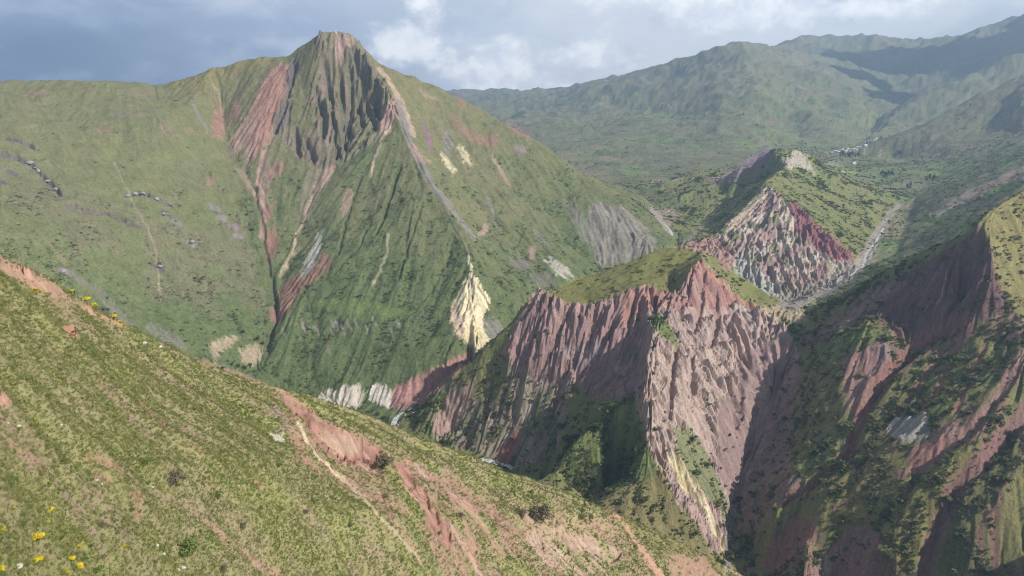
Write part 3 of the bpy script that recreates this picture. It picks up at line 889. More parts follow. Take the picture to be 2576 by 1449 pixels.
# yellow-white cliff and the river cliffs
zone([(1185, 688), (1200, 697), (1213, 724), (1231, 745), (1228, 760), (1218, 790), (1225, 842), (1237, 854), (1207, 886), (1185, 877), (1168, 852), (1143, 836), (1137, 794), (1139, 757), (1152, 733), (1170, 706)], 'cream', 1.0, a1=3, a2=8, a3=2, v=0, dig=7, vary=0.3)
zone([(1141, 757), (1156, 760), (1170, 850), (1143, 836), (1136, 790)], 'pink', 0.75, a2=6); zone([(1182, 800), (1200, 800), (1212, 850), (1200, 875), (1185, 868), (1176, 840)], 'yellow', 0.6)
zone([(1180, 700), (1192, 705), (1190, 740), (1180, 730)], 'grey', 0.7)
zone([(1216, 784), (1258, 808), (1268, 830), (1240, 852), (1224, 832)], 'grey', 0.9, a1=2, a2=6, v=0)
line([(1178, 652), (1184, 672), (1188, 695)], 3.5, 'cream', 0.9)
zone([(800, 992), (880, 970), (905, 966), (922, 980), (905, 1026), (870, 1028), (820, 1010)], (.48, .42, .34), 1.0, a1=3, a2=7, v=0)
zone([(926, 970), (950, 955), (980, 975), (992, 990), (985, 1026), (945, 1010), (930, 1000)], 'white', 1.0, a1=3, a2=6, v=0)
zone([(985, 975), (1040, 955), (1090, 935), (1150, 905), (1182, 878), (1198, 895), (1105, 990), (1060, 1018), (1000, 1034), (984, 1022)], (.35, .19, .165), 1.0, a1=3, a2=6, v=0)
zone([(525, 866), (548, 854), (602, 850), (580, 872), (552, 882), (549, 916), (536, 902)], 'tan', a1=1.5, a2=3, v=0, dig=4); zone([(605, 878), (630, 866), (652, 866), (661, 895), (640, 916), (607, 914)], 'tan', a1=1, a2=2, v=0, dig=5)
zone([(790, 768), (870, 760), (950, 768), (1040, 785), (1000, 802), (850, 797)], 'field', 0.45, a1=0.5, a2=1, v=0.1)
for x, y in ((770, 830), (800, 838), (842, 820), (852, 822), (868, 835), (885, 825), (900, 812), (925, 830), (945, 815), (1008, 815), (985, 830), (830, 880), (840, 842), (765, 822), (716, 835)):
    line([(x - 4, y - 8), (x + 3, y + 8)], 6, (.23, .195, .17), 0.6, 3)
zone([(1498, 508), (1530, 512), (1580, 532), (1625, 572), (1652, 602), (1640, 640), (1562, 668), (1512, 682), (1490, 610), (1478, 540)], (.245, .205, .185), 0.95, a1=2.5, a2=6, a3=8, v=0, vary=0.4)
zone([(1418, 498), (1450, 522), (1480, 560), (1490, 620), (1465, 600), (1440, 550)], 'grey', 0.7, a2=5)
zone([(1338, 578), (1362, 590), (1378, 625), (1366, 620), (1345, 600)], 'grey', 0.85, a2=6); zone([(1332, 625), (1348, 622), (1346, 655), (1336, 656)], 'pink', 0.85)
zone([(1278, 650), (1315, 652), (1345, 668), (1325, 682), (1290, 672)], 'lilac', 0.7); zone([(1362, 655), (1380, 650), (1432, 682), (1445, 706), (1400, 698), (1385, 672)], 'white', 0.8, a2=6)
zone([(1330, 690), (1390, 690), (1400, 720), (1340, 720)], 'lilac', 0.5)
line([(1210, 585), (1220, 565)], 9, 'pink', 0.7)
# --- plateau
for ln, w in (([(14, 345), (45, 352), (92, 370)], 8), ([(0, 388), (40, 392), (70, 404), (88, 418), (104, 432), (124, 456), (152, 486)], 12), ([(310, 492), (335, 484), (372, 488), (395, 502), (430, 516)], 9), ([(168, 515), (212, 532), (272, 540), (312, 560), (350, 570)], 7)):
    line([(x, y + w * 0.35) for x, y in ln], w * 0.6, (.27, .20, .175), 0.8, 5)
    line([(x, y - w * 0.1) for x, y in ln], w * 0.45, 'darkgrey', 0.75, 7)
for x, y, c in ((418, 540, 'darkgrey'), (445, 556, 'grey'), (483, 610, 'grey'), (402, 672, 'darkgrey'), (160, 682, 'lilac'), (560, 545, 'grey'), (590, 570, 'lilac'), (600, 595, 'lilac'), (540, 520, 'grey'), (30, 430, 'darkgrey'), (0, 455, 'darkgrey')):
    line([(x - 8, y - 2), (x + 8, y + 3)], 9, c, 0.9)
for p in ([(238, 322), (262, 315), (280, 326), (255, 340)], [(402, 312), (418, 322), (432, 336), (412, 330)], [(470, 318), (490, 322), (480, 345)], [(60, 240), (110, 225), (120, 240), (80, 255)], [(548, 450), (520, 440), (520, 480)]):
    zone(p, 'red', 0.6, r=0)
zone([(235, 214), (258, 214), (282, 222), (250, 224)], 'field', 0.9, r=0); zone([(256, 378), (274, 376), (276, 390), (262, 390)], 'field', 0.9, r=0); zone([(0, 284), (35, 284), (28, 290), (0, 290)], 'field', 0.9, r=0); zone([(356, 332), (372, 336), (372, 344), (358, 340)], 'field', 0.9, r=0)
zone([(440, 205), (540, 168), (620, 152), (700, 146), (690, 160), (600, 190), (520, 225), (430, 230)], (.215, .185, .075), 0.75, r=0)
line([(290, 408), (303, 440), (320, 480), (345, 535), (372, 575), (395, 640), (400, 720), (405, 760)], 3.2, 'tan', 0.35, 2)
line([(535, 212), (548, 235), (562, 268)], 5, 'dry', 0.9); line([(480, 245), (500, 290), (522, 330)], 5, 'grey', 0.7)
line([(600, 420), (625, 460), (650, 500)], 9, 'pink', 0.5)
# --- ridge in the middle
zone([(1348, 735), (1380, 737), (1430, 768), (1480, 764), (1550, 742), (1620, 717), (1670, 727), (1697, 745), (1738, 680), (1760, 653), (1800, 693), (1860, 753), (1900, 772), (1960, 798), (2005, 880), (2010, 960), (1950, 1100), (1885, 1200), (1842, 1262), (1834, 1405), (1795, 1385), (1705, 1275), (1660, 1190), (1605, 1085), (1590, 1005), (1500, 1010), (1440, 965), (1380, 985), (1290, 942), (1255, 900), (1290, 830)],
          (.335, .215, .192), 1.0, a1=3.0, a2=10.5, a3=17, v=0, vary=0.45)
zone([(1030, 1050), (1110, 985), (1180, 935), (1255, 895), (1300, 940), (1440, 965), (1420, 1060), (1400, 1140), (1300, 1185), (1180, 1130), (1100, 1112)], (.31, .235, .195), 0.85, a1=2.2, a2=6, a3=6, v=0.25, vary=0.4)
mm = mask([(1030, 1050), (1110, 985), (1180, 920), (1255, 880), (1300, 940), (1400, 1000), (1400, 1140), (1300, 1185), (1180, 1130), (1100, 1112)])
lay(mm * sstep(S2 * 1.2 + n_mid * 0.5 + ST * 0.3, 0.02, 0.3), C['green'] * 0.8, 0.85)
zone([(1175, 905), (1260, 895), (1275, 930), (1255, 1000), (1190, 1010), (1165, 990), (1150, 945)], 'olive', 0.8, a2=2, v=0.4)
zone([(1040, 1040), (1110, 985), (1130, 1000), (1080, 1060), (1100, 1110), (1050, 1080)], 'green', 0.85, v=0.9)
zone([(1090, 1060), (1130, 1000), (1190, 955), (1180, 1010), (1130, 1085), (1095, 1100)], 'pink', 0.75, a1=2, a2=5, v=0)
zone([(1280, 880), (1400, 850), (1500, 800), (1600, 790), (1640, 800), (1600, 900), (1480, 950), (1380, 930), (1300, 920)], (.285, .175, .170), 0.7)
zone([(1560, 745), (1620, 720), (1690, 740), (1692, 792), (1640, 800), (1560, 835)], (.36, .19, .150), 0.8, a1=3.5, a2=6)
zone([(1700, 745), (1740, 680), (1762, 660), (1800, 700), (1850, 760), (1830, 800), (1760, 790), (1700, 800)], (.345, .185, .160), 0.8, a1=3, a2=7)
zone([(1632, 900), (1720, 880), (1800, 880), (1850, 880), (1862, 950), (1800, 1040), (1745, 1180), (1680, 1172), (1612, 1050)], (.40, .285, .225), 0.85)
zone([(1420, 880), (1500, 860), (1520, 880), (1450, 940)], 'mint', 0.35); zone([(1560, 890), (1600, 880), (1600, 915), (1570, 925)], (.17, .22, .20), 0.5); zone([(1730, 830), (1790, 830), (1800, 850), (1740, 855)], 'mint', 0.4)
zone([(1290, 960), (1330, 950), (1350, 1000), (1320, 1060), (1290, 1040)], (.46, .39, .27), 0.7)
rr = rg * (rock > 0.5)
lay(rr * (PX > 1625) * (PY > 780), (.475, .375, .320), 0.55)  # right flank painted paler, in place of stronger sunlight
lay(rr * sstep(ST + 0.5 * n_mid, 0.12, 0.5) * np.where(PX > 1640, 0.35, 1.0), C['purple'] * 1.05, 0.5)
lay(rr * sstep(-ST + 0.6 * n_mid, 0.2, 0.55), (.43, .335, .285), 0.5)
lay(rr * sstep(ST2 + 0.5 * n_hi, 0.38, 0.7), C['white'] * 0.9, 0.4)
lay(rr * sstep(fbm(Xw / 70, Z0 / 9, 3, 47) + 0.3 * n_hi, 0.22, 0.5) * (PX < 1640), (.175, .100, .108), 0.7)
zone([(1628, 800), (1655, 794), (1682, 820), (1700, 852), (1706, 876), (1672, 860), (1640, 832)], 'green', 1.0, a1=0.5, a2=1, v=0.2)
zone([(1690, 1078), (1740, 1090), (1790, 1180), (1830, 1258), (1836, 1312), (1792, 1270), (1750, 1232), (1702, 1150)], 'green', 0.8, a2=3, v=0.5)
zone([(1820, 1010), (1850, 1000), (1870, 1020), (1830, 1040)], 'green', 0.8)
zone([(1460, 1240), (1620, 1185), (1665, 1195), (1710, 1270), (1800, 1385), (1850, 1449), (1700, 1420), (1530, 1300)], (.205, .175, .080), 0.95, a1=0.6, a2=1.5, v=0.35)
zone([(1400, 1140), (1440, 1100), (1500, 1050), (1592, 1000), (1615, 1080), (1645, 1185), (1560, 1235), (1430, 1235)], 'green', 0.95, a1=1, a2=4, v=0.95)
zone([(1238, 1165), (1262, 1112), (1290, 1082), (1310, 1090), (1306, 1115), (1282, 1170)], 'brick', 1.0, a1=2, a2=4, v=0)
line([(1690, 1160), (1722, 1212), (1760, 1270), (1800, 1340), (1832, 1410)], (16, 9), 'cream', 0.95); line([(1700, 1165), (1715, 1200), (1750, 1250)], 7, 'yellow', 0.7)
zone([(1370, 738), (1440, 706), (1560, 662), (1650, 626), (1710, 612), (1762, 648), (1738, 682), (1697, 742), (1620, 713), (1550, 738), (1490, 760), (1430, 766)], (.185, .175, .056), 0.85, a1=0.4, a2=1, a3=2, v=0.05, r=0)
zone([(1718, 612), (1790, 600), (1835, 622), (1800, 650), (1770, 640)], 'pink', 0.8, a2=4); line([(1745, 660), (1800, 705), (1850, 750), (1900, 770)], 7, 'orange', 0.6)
zone([(1905, 774), (1960, 770), (2020, 778), (2034, 800), (2030, 815), (1960, 812), (1920, 800)], 'tan', 0.8, a1=2, a2=5, v=0)
zone([(1860, 775), (1880, 780), (1900, 810), (1880, 805)], 'mint', 0.7)
for g in ([(1500, 775), (1480, 820), (1455, 870), (1442, 905)], [(1548, 748), (1540, 800), (1527, 862)], [(1430, 778), (1405, 830), (1382, 890), (1352, 950)], [(1385, 745), (1360, 800), (1332, 870)], [(1455, 890), (1422, 950), (1398, 1010)],
          [(1330, 890), (1312, 960), (1292, 1040)], [(1600, 740), (1590, 790), (1580, 830)], [(1655, 735), (1650, 790)], [(1770, 690), (1765, 760), (1750, 830)], [(1800, 740), (1805, 800), (1790, 870)], [(1700, 880), (1690, 960), (1680, 1050)], [(1740, 900), (1745, 980)], [(1240, 950), (1220, 1030)], [(1160, 1000), (1130, 1080)]):
    line(g, (8, 13), (.27, .17, .15), 0.35, 11)
# --- coloured spur behind it
bzi = zone([(1790, 602), (1850, 548), (1900, 502), (1935, 468), (1958, 498), (1990, 513), (2040, 558), (2092, 598), (2152, 668), (2142, 702), (2070, 732), (1990, 757), (1930, 735), (1850, 662)], (.40, .30, .245), 1.0, a1=3, a2=11, a3=4, v=0, vary=0.4)
bz = np.zeros(NVERT); bz[bzi] = 1
q = (PX * 0.55 + PY) / 26 + n_mid * 1.3 + fbm(PX / 60, PY / 60, 3, 45) * 1.4
ph = np.sin(q * 2.1)
lay(bz * sstep(ph, 0.2, 0.7), C['purple'] * 1.3, 0.55); lay(bz * sstep(-ph, 0.4, 0.8), C['white'] * 1.0, 0.5)
lay(bz * sstep(n_mid + S2 * 0.6, 0.16, 0.42), C['green'] * 0.85, 0.75)
zone([(1968, 520), (2002, 510), (2050, 562), (2095, 600), (2150, 655), (2120, 655), (2050, 622), (1990, 572)], (.27, .105, .120), 0.92, a1=3, a2=11, v=0)
zone([(1825, 640), (1870, 640), (1920, 690), (1965, 725), (1990, 752), (1930, 737), (1850, 690)], 'mint', 0.75, a1=3, a2=10); zone([(2080, 650), (2140, 665), (2150, 690), (2100, 700)], (.44, .39, .30), 0.8, a2=9)
zone([(1800, 592), (1850, 545), (1900, 498), (1932, 465), (1945, 482), (1900, 530), (1850, 572)], (.46, .37, .27), 0.9, a2=6)
zone([(1700, 618), (1780, 598), (1830, 600), (1850, 660), (1830, 690), (1790, 640)], (.37, .21, .185), 0.8, a2=8)
zone([(1960, 500), (1985, 515), (2000, 560), (1990, 590), (1960, 560)], (.50, .42, .32), 0.8, a2=8)
zone([(1800, 457), (1870, 412), (1925, 373), (1945, 380), (1932, 410), (1905, 424), (1822, 466)], (.20, .14, .155), 0.95, a1=2, a2=6, v=0); zone([(1770, 450), (1810, 440), (1850, 440), (1800, 462)], 'lilac', 0.7)
zone([(1972, 402), (2000, 379), (2022, 390), (2042, 420), (2050, 438), (2010, 420), (1985, 425)], (.42, .35, .30), 0.9, a2=5, v=0)
line([(1640, 525), (1665, 560), (1690, 592)], (12, 8), 'gravel', 0.9); zone([(1635, 520), (1690, 530), (1710, 545), (1680, 570), (1650, 550)], (.33, .24, .22), 0.7)
line([(1730, 600), (1800, 545), (1850, 510)], 8, 'gravel', 0.4)
# gravel river bed
line([(1985, 762), (2085, 720), (2150, 680), (2185, 640), (2198, 605), (2225, 565), (2235, 545), (2260, 520)], (30, 9), 'gravel', 1.0)
line([(2090, 722), (2160, 670), (2195, 640)], (22, 12), (.315, .27, .225), 0.7)
# valley fields
zone([(2072, 412), (2095, 411), (2112, 417), (2090, 420)], (.30, .27, .20), 0.9, r=0); zone([(2118, 428), (2140, 430), (2158, 436), (2130, 440)], (.33, .36, .10), 0.9, r=0)
for p in ([(2085, 424), (2150, 422), (2160, 427), (2100, 428)], [(2180, 445), (2250, 442), (2270, 448), (2190, 450)], [(2400, 455), (2470, 430), (2576, 395), (2576, 405), (2470, 440)], [(2300, 560), (2380, 530), (2420, 535), (2340, 570)], [(2500, 400), (2576, 370), (2576, 385), (2520, 410)], [(2330, 430), (2420, 440), (2400, 450)], [(2440, 490), (2540, 460), (2570, 465), (2460, 505)]):
    zone(p, 'field', 0.8, r=0)
line([(2345, 548), (2420, 500), (2500, 460), (2576, 432)], (9, 16), (.36, .27, .235), 0.8); line([(2460, 490), (2500, 462), (2576, 440)], 10, 'pink', 0.7)
line([(2170, 378), (2300, 390), (2420, 398)], 2.2, 'tan', 0.8); line([(1640, 462), (1700, 455), (1760, 452)], 2.5, 'tan', 0.8)
zone([(2700, 130), (2576, 190), (2450, 250), (2350, 300), (2230, 350), (2195, 372), (2300, 398), (2576, 345), (2700, 300)], (.165, .138, .082), 0.6, r=0)
zone([(2576, 140), (2450, 195), (2350, 235), (2250, 292), (2200, 335), (2240, 340), (2400, 260), (2576, 180)], (.165, .170, .085), 0.5, r=0)
fb = fr * (PX > 2150) * (PY > 180)
lay(fb * ((zq - np.floor(zq)) < 0.22), C['shrub'] * 0.8, 0.45)
# --- hillside on the right
zone([(2035, 870), (2120, 790), (2220, 720), (2330, 660), (2420, 610), (2462, 568), (2490, 620), (2503, 690), (2540, 765), (2420, 860), (2300, 870), (2200, 800), (2110, 838), (2060, 880)], (.135, .078, .076), 0.9, a1=2, a2=8, a3=8, v=0.15, vary=0.5)  # shade of this upper face deepened in the colour itself
zone([(2060, 830), (2160, 770), (2260, 700), (2280, 720), (2160, 800), (2090, 850)], (.24, .165, .145), 0.7, a2=5)
zone([(2030, 788), (2120, 742), (2200, 690), (2330, 632), (2340, 645), (2240, 705), (2120, 775), (2050, 800)], 'green', 0.8, v=0.9)
zone([(2482, 545), (2540, 495), (2700, 400), (2700, 940), (2576, 825), (2543, 760), (2507, 690), (2495, 620)], (.21, .185, .075), 0.95, a1=0.6, a2=2, a3=3, v=0.15, r=0)
zone([(2012, 930), (2050, 880), (2110, 838), (2182, 813), (2240, 842), (2235, 862), (2140, 882), (2040, 935)], 'green', 0.9, v=0.5)
zone([(2000, 965), (2050, 910), (2110, 890), (2125, 960), (2110, 1080), (2080, 1150), (1990, 1185), (1985, 1060)], (.185, .170, .075), 0.85, a2=2, v=0.4)
zone([(2112, 912), (2200, 868), (2252, 885), (2240, 925), (2185, 1000), (2150, 1080), (2128, 1000)], (.270, .160, .138), 0.9, a1=1.5, a2=5, v=0.05)
zone([(2200, 860), (2250, 870), (2245, 920), (2220, 940)], (.22, .16, .15), 0.7, a2=6)
zone([(2080, 1100), (2130, 1110), (2110, 1190), (2040, 1230), (1995, 1210), (2000, 1170)], 'green', 0.7, v=0.9)
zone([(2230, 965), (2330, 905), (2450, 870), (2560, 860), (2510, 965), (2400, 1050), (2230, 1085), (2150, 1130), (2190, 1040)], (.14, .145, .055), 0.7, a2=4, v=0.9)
for ln in ([(2420, 830), (2390, 920), (2330, 1030)], [(2480, 870), (2440, 960), (2400, 1040)], [(2370, 880), (2310, 970), (2250, 1040)]):
    line(ln, 9, 'brick', 0.8, 2)
zone([(2238, 1062), (2300, 1050), (2332, 1044), (2347, 1075), (2342, 1100), (2300, 1117), (2260, 1110), (2230, 1092)], (.330, .300, .265), 0.95, a1=3, a2=11, v=0, vary=0.6)
zone([(2340, 1075), (2380, 1060), (2420, 1085), (2390, 1110), (2340, 1120)], (.28, .17, .135), 0.85, a2=5, v=0.1)
line([(2420, 800), (2300, 882), (2232, 938), (2172, 1040), (2136, 1139), (2040, 1216), (1960, 1262)], (26, 14), (.25, .12, .10), 0.8, 12)
line([(2640, 800), (2576, 895), (2520, 982), (2456, 1077), (2408, 1110), (2300, 1182)], (22, 16), (.27, .16, .135), 0.8, 6)
zone([(2290, 1118), (2350, 1110), (2390, 1115), (2310, 1180), (2280, 1205), (2282, 1150)], (.27, .145, .118), 0.9, a2=3, v=0)
line([(2208, 1240), (2136, 1262), (2090, 1280), (2056, 1300), (2036, 1350), (1990, 1400), (1945, 1436)], 7, (.34, .165, .13), 0.95, 1.5)
zone([(2040, 1232), (2150, 1165), (2285, 1125), (2280, 1180), (2200, 1240), (2060, 1296), (2000, 1300), (1985, 1260)], (.200, .180, .072), 0.85, a2=2, v=0.4)
zone([(2200, 1245), (2300, 1195), (2400, 1130), (2470, 1120), (2405, 1214), (2370, 1300), (2315, 1449), (2250, 1400), (2130, 1315), (2070, 1300)], (.215, .200, .070), 0.85, a2=2, v=0.5)
zone([(1900, 1449), (1950, 1330), (2000, 1290), (2050, 1310), (2030, 1350), (1960, 1440)], (.24, .12, .105), 0.85, a2=4, v=0.1)
zone([(2040, 1449), (2090, 1370), (2150, 1325), (2200, 1328), (2215, 1360), (2240, 1449), (2230, 1490), (2020, 1490)], (.255, .150, .138), 0.85, a1=1.5, a2=4, v=0.05)
zone([(2060, 1440), (2100, 1385), (2120, 1390), (2080, 1449)], (.42, .38, .34), 0.6)
line([(2630, 990), (2552, 1066), (2472, 1164), (2408, 1218), (2376, 1292), (2350, 1355), (2322, 1449), (2300, 1500)], (36, 30), (.225, .125, .115), 0.85, 14)
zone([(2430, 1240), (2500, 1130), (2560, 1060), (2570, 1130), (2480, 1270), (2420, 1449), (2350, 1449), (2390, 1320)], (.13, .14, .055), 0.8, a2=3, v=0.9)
zone([(1990, 880), (2012, 940), (1992, 1060), (1985, 1180), (1850, 1256), (1900, 1140), (1960, 1010)], (.235, .160, .145), 0.85, a2=4, v=0.15)  # shadow on the gorge wall painted in purple-brown
zone([(1850, 1262), (1990, 1182), (2040, 1226), (1960, 1264), (1905, 1330), (1862, 1345)], (.225, .145, .125), 0.85, a2=3, v=0.25)  # lower gorge wall, its shadow painted in brown-maroon
# canyon floor on the right, then the painted shadow on its wall
line([(1845, 1262), (1838, 1310), (1830, 1360), (1832, 1430)], 14, 'gravel', 0.85)
zone([(1850, 905), (1960, 842), (2000, 880), (2010, 960), (1960, 1060), (1900, 1160), (1850, 1260), (1805, 1200), (1800, 1040), (1860, 960)], (.27, .18, .165), 0.8, a1=2, a2=4)  # triangular shadow cast by the right hill, painted darker into the rock
# --- foreground scars
line([(950, 1134), (990, 1166), (1050, 1190), (1120, 1206), (1200, 1255), (1290, 1335), (1330, 1350)], (9, 15), (.28, .165, .13), 0.7, 2.0)
kb, sdb = edge_distance([(690, 985), (800, 1050), (960, 1128), (1050, 1160), (1150, 1200), (1260, 1262), (1400, 1280), (1540, 1300), (1640, 1400), (1680, 1470), (1200, 1480), (1060, 1400), (950, 1290), (850, 1215), (730, 1140)], 30)
belt = np.zeros(NVERT); belt[kb] = sstep(sdb + 26 * EDGE[kb], -30, 40)
lay(belt * sstep(tear, -0.18, 0.25), (.280, .172, .130), 0.85)
lay(belt * sstep(tear, 0.38, 0.7), (.380, .275, .205), 0.75)
carve -= belt * sstep(tear, 0.1, 0.5) * 1.5
zone([(712, 992), (742, 1010), (792, 1047), (852, 1080), (905, 1098), (955, 1132), (966, 1158), (935, 1166), (902, 1160), (862, 1178), (822, 1150), (792, 1112), (765, 1065), (722, 1040)], (.285, .160, .125), 1.0, a1=1.8, a2=2.4, v=0, dig=9.5, vary=0.55)
zone([(800, 1068), (850, 1085), (895, 1102), (900, 1112), (850, 1106), (805, 1090)], (.40, .30, .21), 0.6)
zone([(990, 1164), (1022, 1158), (1046, 1198), (1078, 1250), (1112, 1300), (1142, 1362), (1122, 1382), (1075, 1305), (1032, 1245), (1010, 1215)], (.285, .155, .120), 0.95, a1=1.5, a2=2.0, dig=6.5, vary=0.55)
zone([(1300, 1350), (1340, 1335), (1400, 1325), (1480, 1345), (1565, 1395), (1545, 1436), (1450, 1455), (1350, 1412)], (.350, .245, .185), 0.85, a1=1.1, a2=1.6, dig=4.5, vary=0.55, torn=True)
zone([(1118, 1196), (1160, 1228), (1232, 1300), (1285, 1392), (1225, 1420), (1180, 1395), (1160, 1300), (1130, 1250)], (.28, .168, .128), 0.75, a1=0.9, a2=1.6, dig=1.8, vary=0.5, torn=True)
zone([(1280, 1300), (1400, 1290), (1520, 1300), (1570, 1350), (1480, 1360), (1330, 1340)], (.33, .23, .15), 0.5, r=0)
line([(1540, 1285), (1580, 1340), (1620, 1385), (1660, 1449)], (5, 12), (.42, .23, .17), 0.8, 0.6)
zone([(1680, 1400), (1740, 1385), (1800, 1430), (1820, 1470), (1690, 1470)], (.30, .17, .13), 0.7, torn=True)
line([(738, 1105), (770, 1160), (800, 1195)], 14, (.32, .18, .14), 0.7, 1); line([(750, 1066), (770, 1105), (800, 1150), (850, 1195)], (6, 3), 'cream', 0.5)
line([(690, 1030), (720, 1070), (690, 1110)], 8, 'lilac', 0.5); zone([(680, 1090), (715, 1095), (715, 1115), (690, 1118)], 'white', 0.6)
line([(955, 1235), (980, 1290), (1010, 1340), (1060, 1420)], 5, (.33, .20, .15), 0.85, 0.9); line([(840, 1185), (900, 1240), (960, 1310), (1050, 1405)], 6, 'tan', 0.55)
for g in ([(908, 1101), (911, 1120), (915, 1144)], [(865, 1108), (863, 1140), (876, 1168)], [(824, 1092), (821, 1116)], [(946, 1130), (948, 1157)], [(742, 1024), (739, 1048)], [(775, 1050), (772, 1075)], [(845, 1100), (842, 1130)], [(890, 1112), (892, 1150)], [(1067, 1226), (1079, 1268)], [(1040, 1200), (1052, 1235)], [(1095, 1285), (1112, 1325)],
          [(1360, 1345), (1364, 1380)], [(1420, 1345), (1428, 1385)], [(1470, 1365), (1476, 1405)], [(1400, 1350), (1402, 1372)]):
    line(g, 4.0, (.24, .13, .10), 0.5, 1.7)  # cracks cut in and tinted darker for the shade inside them
zone([(0, 645), (60, 678), (140, 722), (200, 768), (190, 775), (120, 738), (60, 716), (0, 692)], (.36, .215, .155), 0.9)
line([(200, 768), (260, 800), (320, 830)], 5, (.46, .25, .17), 0.7)
line([(470, 893), (560, 925), (640, 955), (715, 995)], 8, (.38, .22, .16), 0.65)
zone([(148, 830), (185, 828), (200, 862), (175, 868)], (.42, .2, .14), 0.85, dig=.6); zone([(0, 995), (28, 1005), (30, 1022), (0, 1020)], (.42, .23, .17), 0.8)
line([(218, 1152), (260, 1165), (302, 1190)], 9, (.33, .175, .135), 0.65, .6); line([(232, 1188), (275, 1212)], 9, (.33, .175, .135), 0.65, .6); line([(28, 1118), (70, 1140), (115, 1165)], 8, (.33, .175, .135), 0.65, .6)
line([(350, 1022), (385, 1060), (432, 1102)], 7, (.25, .13, .11), 0.85, 1.2); line([(335, 1255), (352, 1262), (345, 1305)], 11, (.33, .175, .135), 0.65, .6)
line([(525, 1330), (570, 1365), (640, 1410), (700, 1449)], 10, (.32, .18, .14), 0.75, .8); line([(300, 1195), (420, 1260), (520, 1330)], 9, (.25, .17, .13), 0.55, .8)
line([(455, 1080), (480, 1130), (520, 1150)], 8, (.34, .19, .14), 0.5); line([(640, 1210), (655, 1230)], 9, (.42, .19, .14), 0.7)
zone([(180, 745), (230, 758), (232, 780), (200, 778)], 'lilac', 0.0)
for p in ([(20, 700), (110, 745), (180, 790), (160, 800), (60, 750)],):
    zone(p, (.30, .21, .12), 0.4, r=0)
# grey rocks just behind the foreground crest
line([(180, 690), (230, 720), (300, 790), (330, 815)], 12, (.21, .185, .165), 0.5, 3); line([(375, 822), (420, 840), (460, 865)], 14, (.23, .195, .175), 0.5, 4)

# --- relief
dz = S1 * A1 * np.where(near, lip, 1) + S2 * A2 + S3 * A3
dz = dz + np.where(fr, (far1 * 130 + far2 * 26) * sstep(Yw, 3000, 7000) + far2 * 14 * sstep(Yw, 2000, 2600), 0)
dz = dz + np.where(mo | pl, n_120 * 13, 0)
dz = dz + np.where(near, n_14 * 0.9 + n_fg2 * 0.16, 0) + np.where(mo | pl | hs | rg | ba, n_26 * 2.0, 0)
# rock faces break into fins and pinnacles
dz = dz + rock * np.where(rg | ba, np.abs(fin) * 15.0 + np.abs(fin2) * 22.0 + np.abs(fin3) * 6.0 - 9, 0) * np.clip((A2 - 3) / 7, 0, 1)
dz = dz + rock * np.where(mo, np.abs(fin2) * 26.0 + np.abs(fin) * 12.0 - 8, 0) * np.clip((A2 - 4) / 9, 0, 1)
dz = dz + np.where(near, S0 * (0.12 + 3.0 * lip * np.clip(rock, 0, 1) * np.clip(0.6 + n_fg2 * 1.5, 0.1, 1.6) + 0.8 * belt), 0)
dz = dz * CALM
Z1 = Z0 + dz + carve
Zgrid = Z1.reshape(SHAPE)
color = np.clip(color, 0.01, 0.85)
# ------------------------------------------------------------------ terrain meshes
def tag(o, label=None, cat=None, group=None, kind=None):
    if label: o['label'] = label
    if cat: o['category'] = cat
    if group: o['group'] = group
    if kind: o['kind'] = kind
    return o


def terrain_material(name, s, bump, vary=0.35, tall=1.0):
    """vertex albedo, broken up by world-sized grain; s = grain size in metres"""
    mt = bpy.data.materials.new(name)
    mt.use_nodes = True
    t = mt.node_tree
    b = NB(t)
    bs = t.nodes['Principled BSDF']
    bs.inputs['Roughness'].default_value = 0.95
    bs.inputs['Specular IOR Level'].default_value = 0.12
    at_ = b.n('ShaderNodeAttribute', attribute_name='albedo')
    geo = b.n('ShaderNodeNewGeometry')
    p = geo.outputs['Position']
    n1 = b.noise(b.mapping(p, (1, 1, tall)), 1.0 / s, 5, 0.65)
    n2 = b.noise(p, 1.0 / (s * 7), 3, 0.6)
    k = b.math('ADD', b.math('MULTIPLY', b.math('SUBTRACT', n1, 0.5), vary * 4.0), b.math('MULTIPLY', b.math('SUBTRACT', n2, 0.5), vary * 1.6))
    k = b.math('MAXIMUM', b.math('ADD', k, 1.0), 0.35)
    sc = b.n('ShaderNodeVectorMath', operation='SCALE')
    b.val(sc.inputs[0], at_.outputs['Color']); b.val(sc.inputs[3], k)
    t.links.new(sc.outputs[0], bs.inputs['Base Color'])
    bp = b.n('ShaderNodeBump')
    bp.inputs['Strength'].default_value = 1.0
    bp.inputs['Distance'].default_value = bump
    t.links.new(n1, bp.inputs['Height'])
    t.links.new(bp.outputs['Normal'], bs.inputs['Normal'])
    return mt


NR, NC = SHAPE
qi = (np.arange(NR - 1)[:, None] * NC + np.arange(NC - 1)[None]).ravel()
QUADS = np.stack([qi, qi + 1, qi + 1 + NC, qi + NC], axis=1)
POS = np.stack([Xw, Yw, Z1], axis=1)
# smooth normals of the whole sheet, so that neighbouring pieces meet without a seam
Pg = POS.reshape(NR, NC, 3)
tu_ = np.gradient(Pg, axis=1); tv_ = np.gradient(Pg, axis=0)
NRM = np.cross(tu_, tv_).reshape(-1, 3)
NRM /= np.linalg.norm(NRM, axis=1)[:, None] + 1e-12
FREG = REG[QUADS[:, 0]]


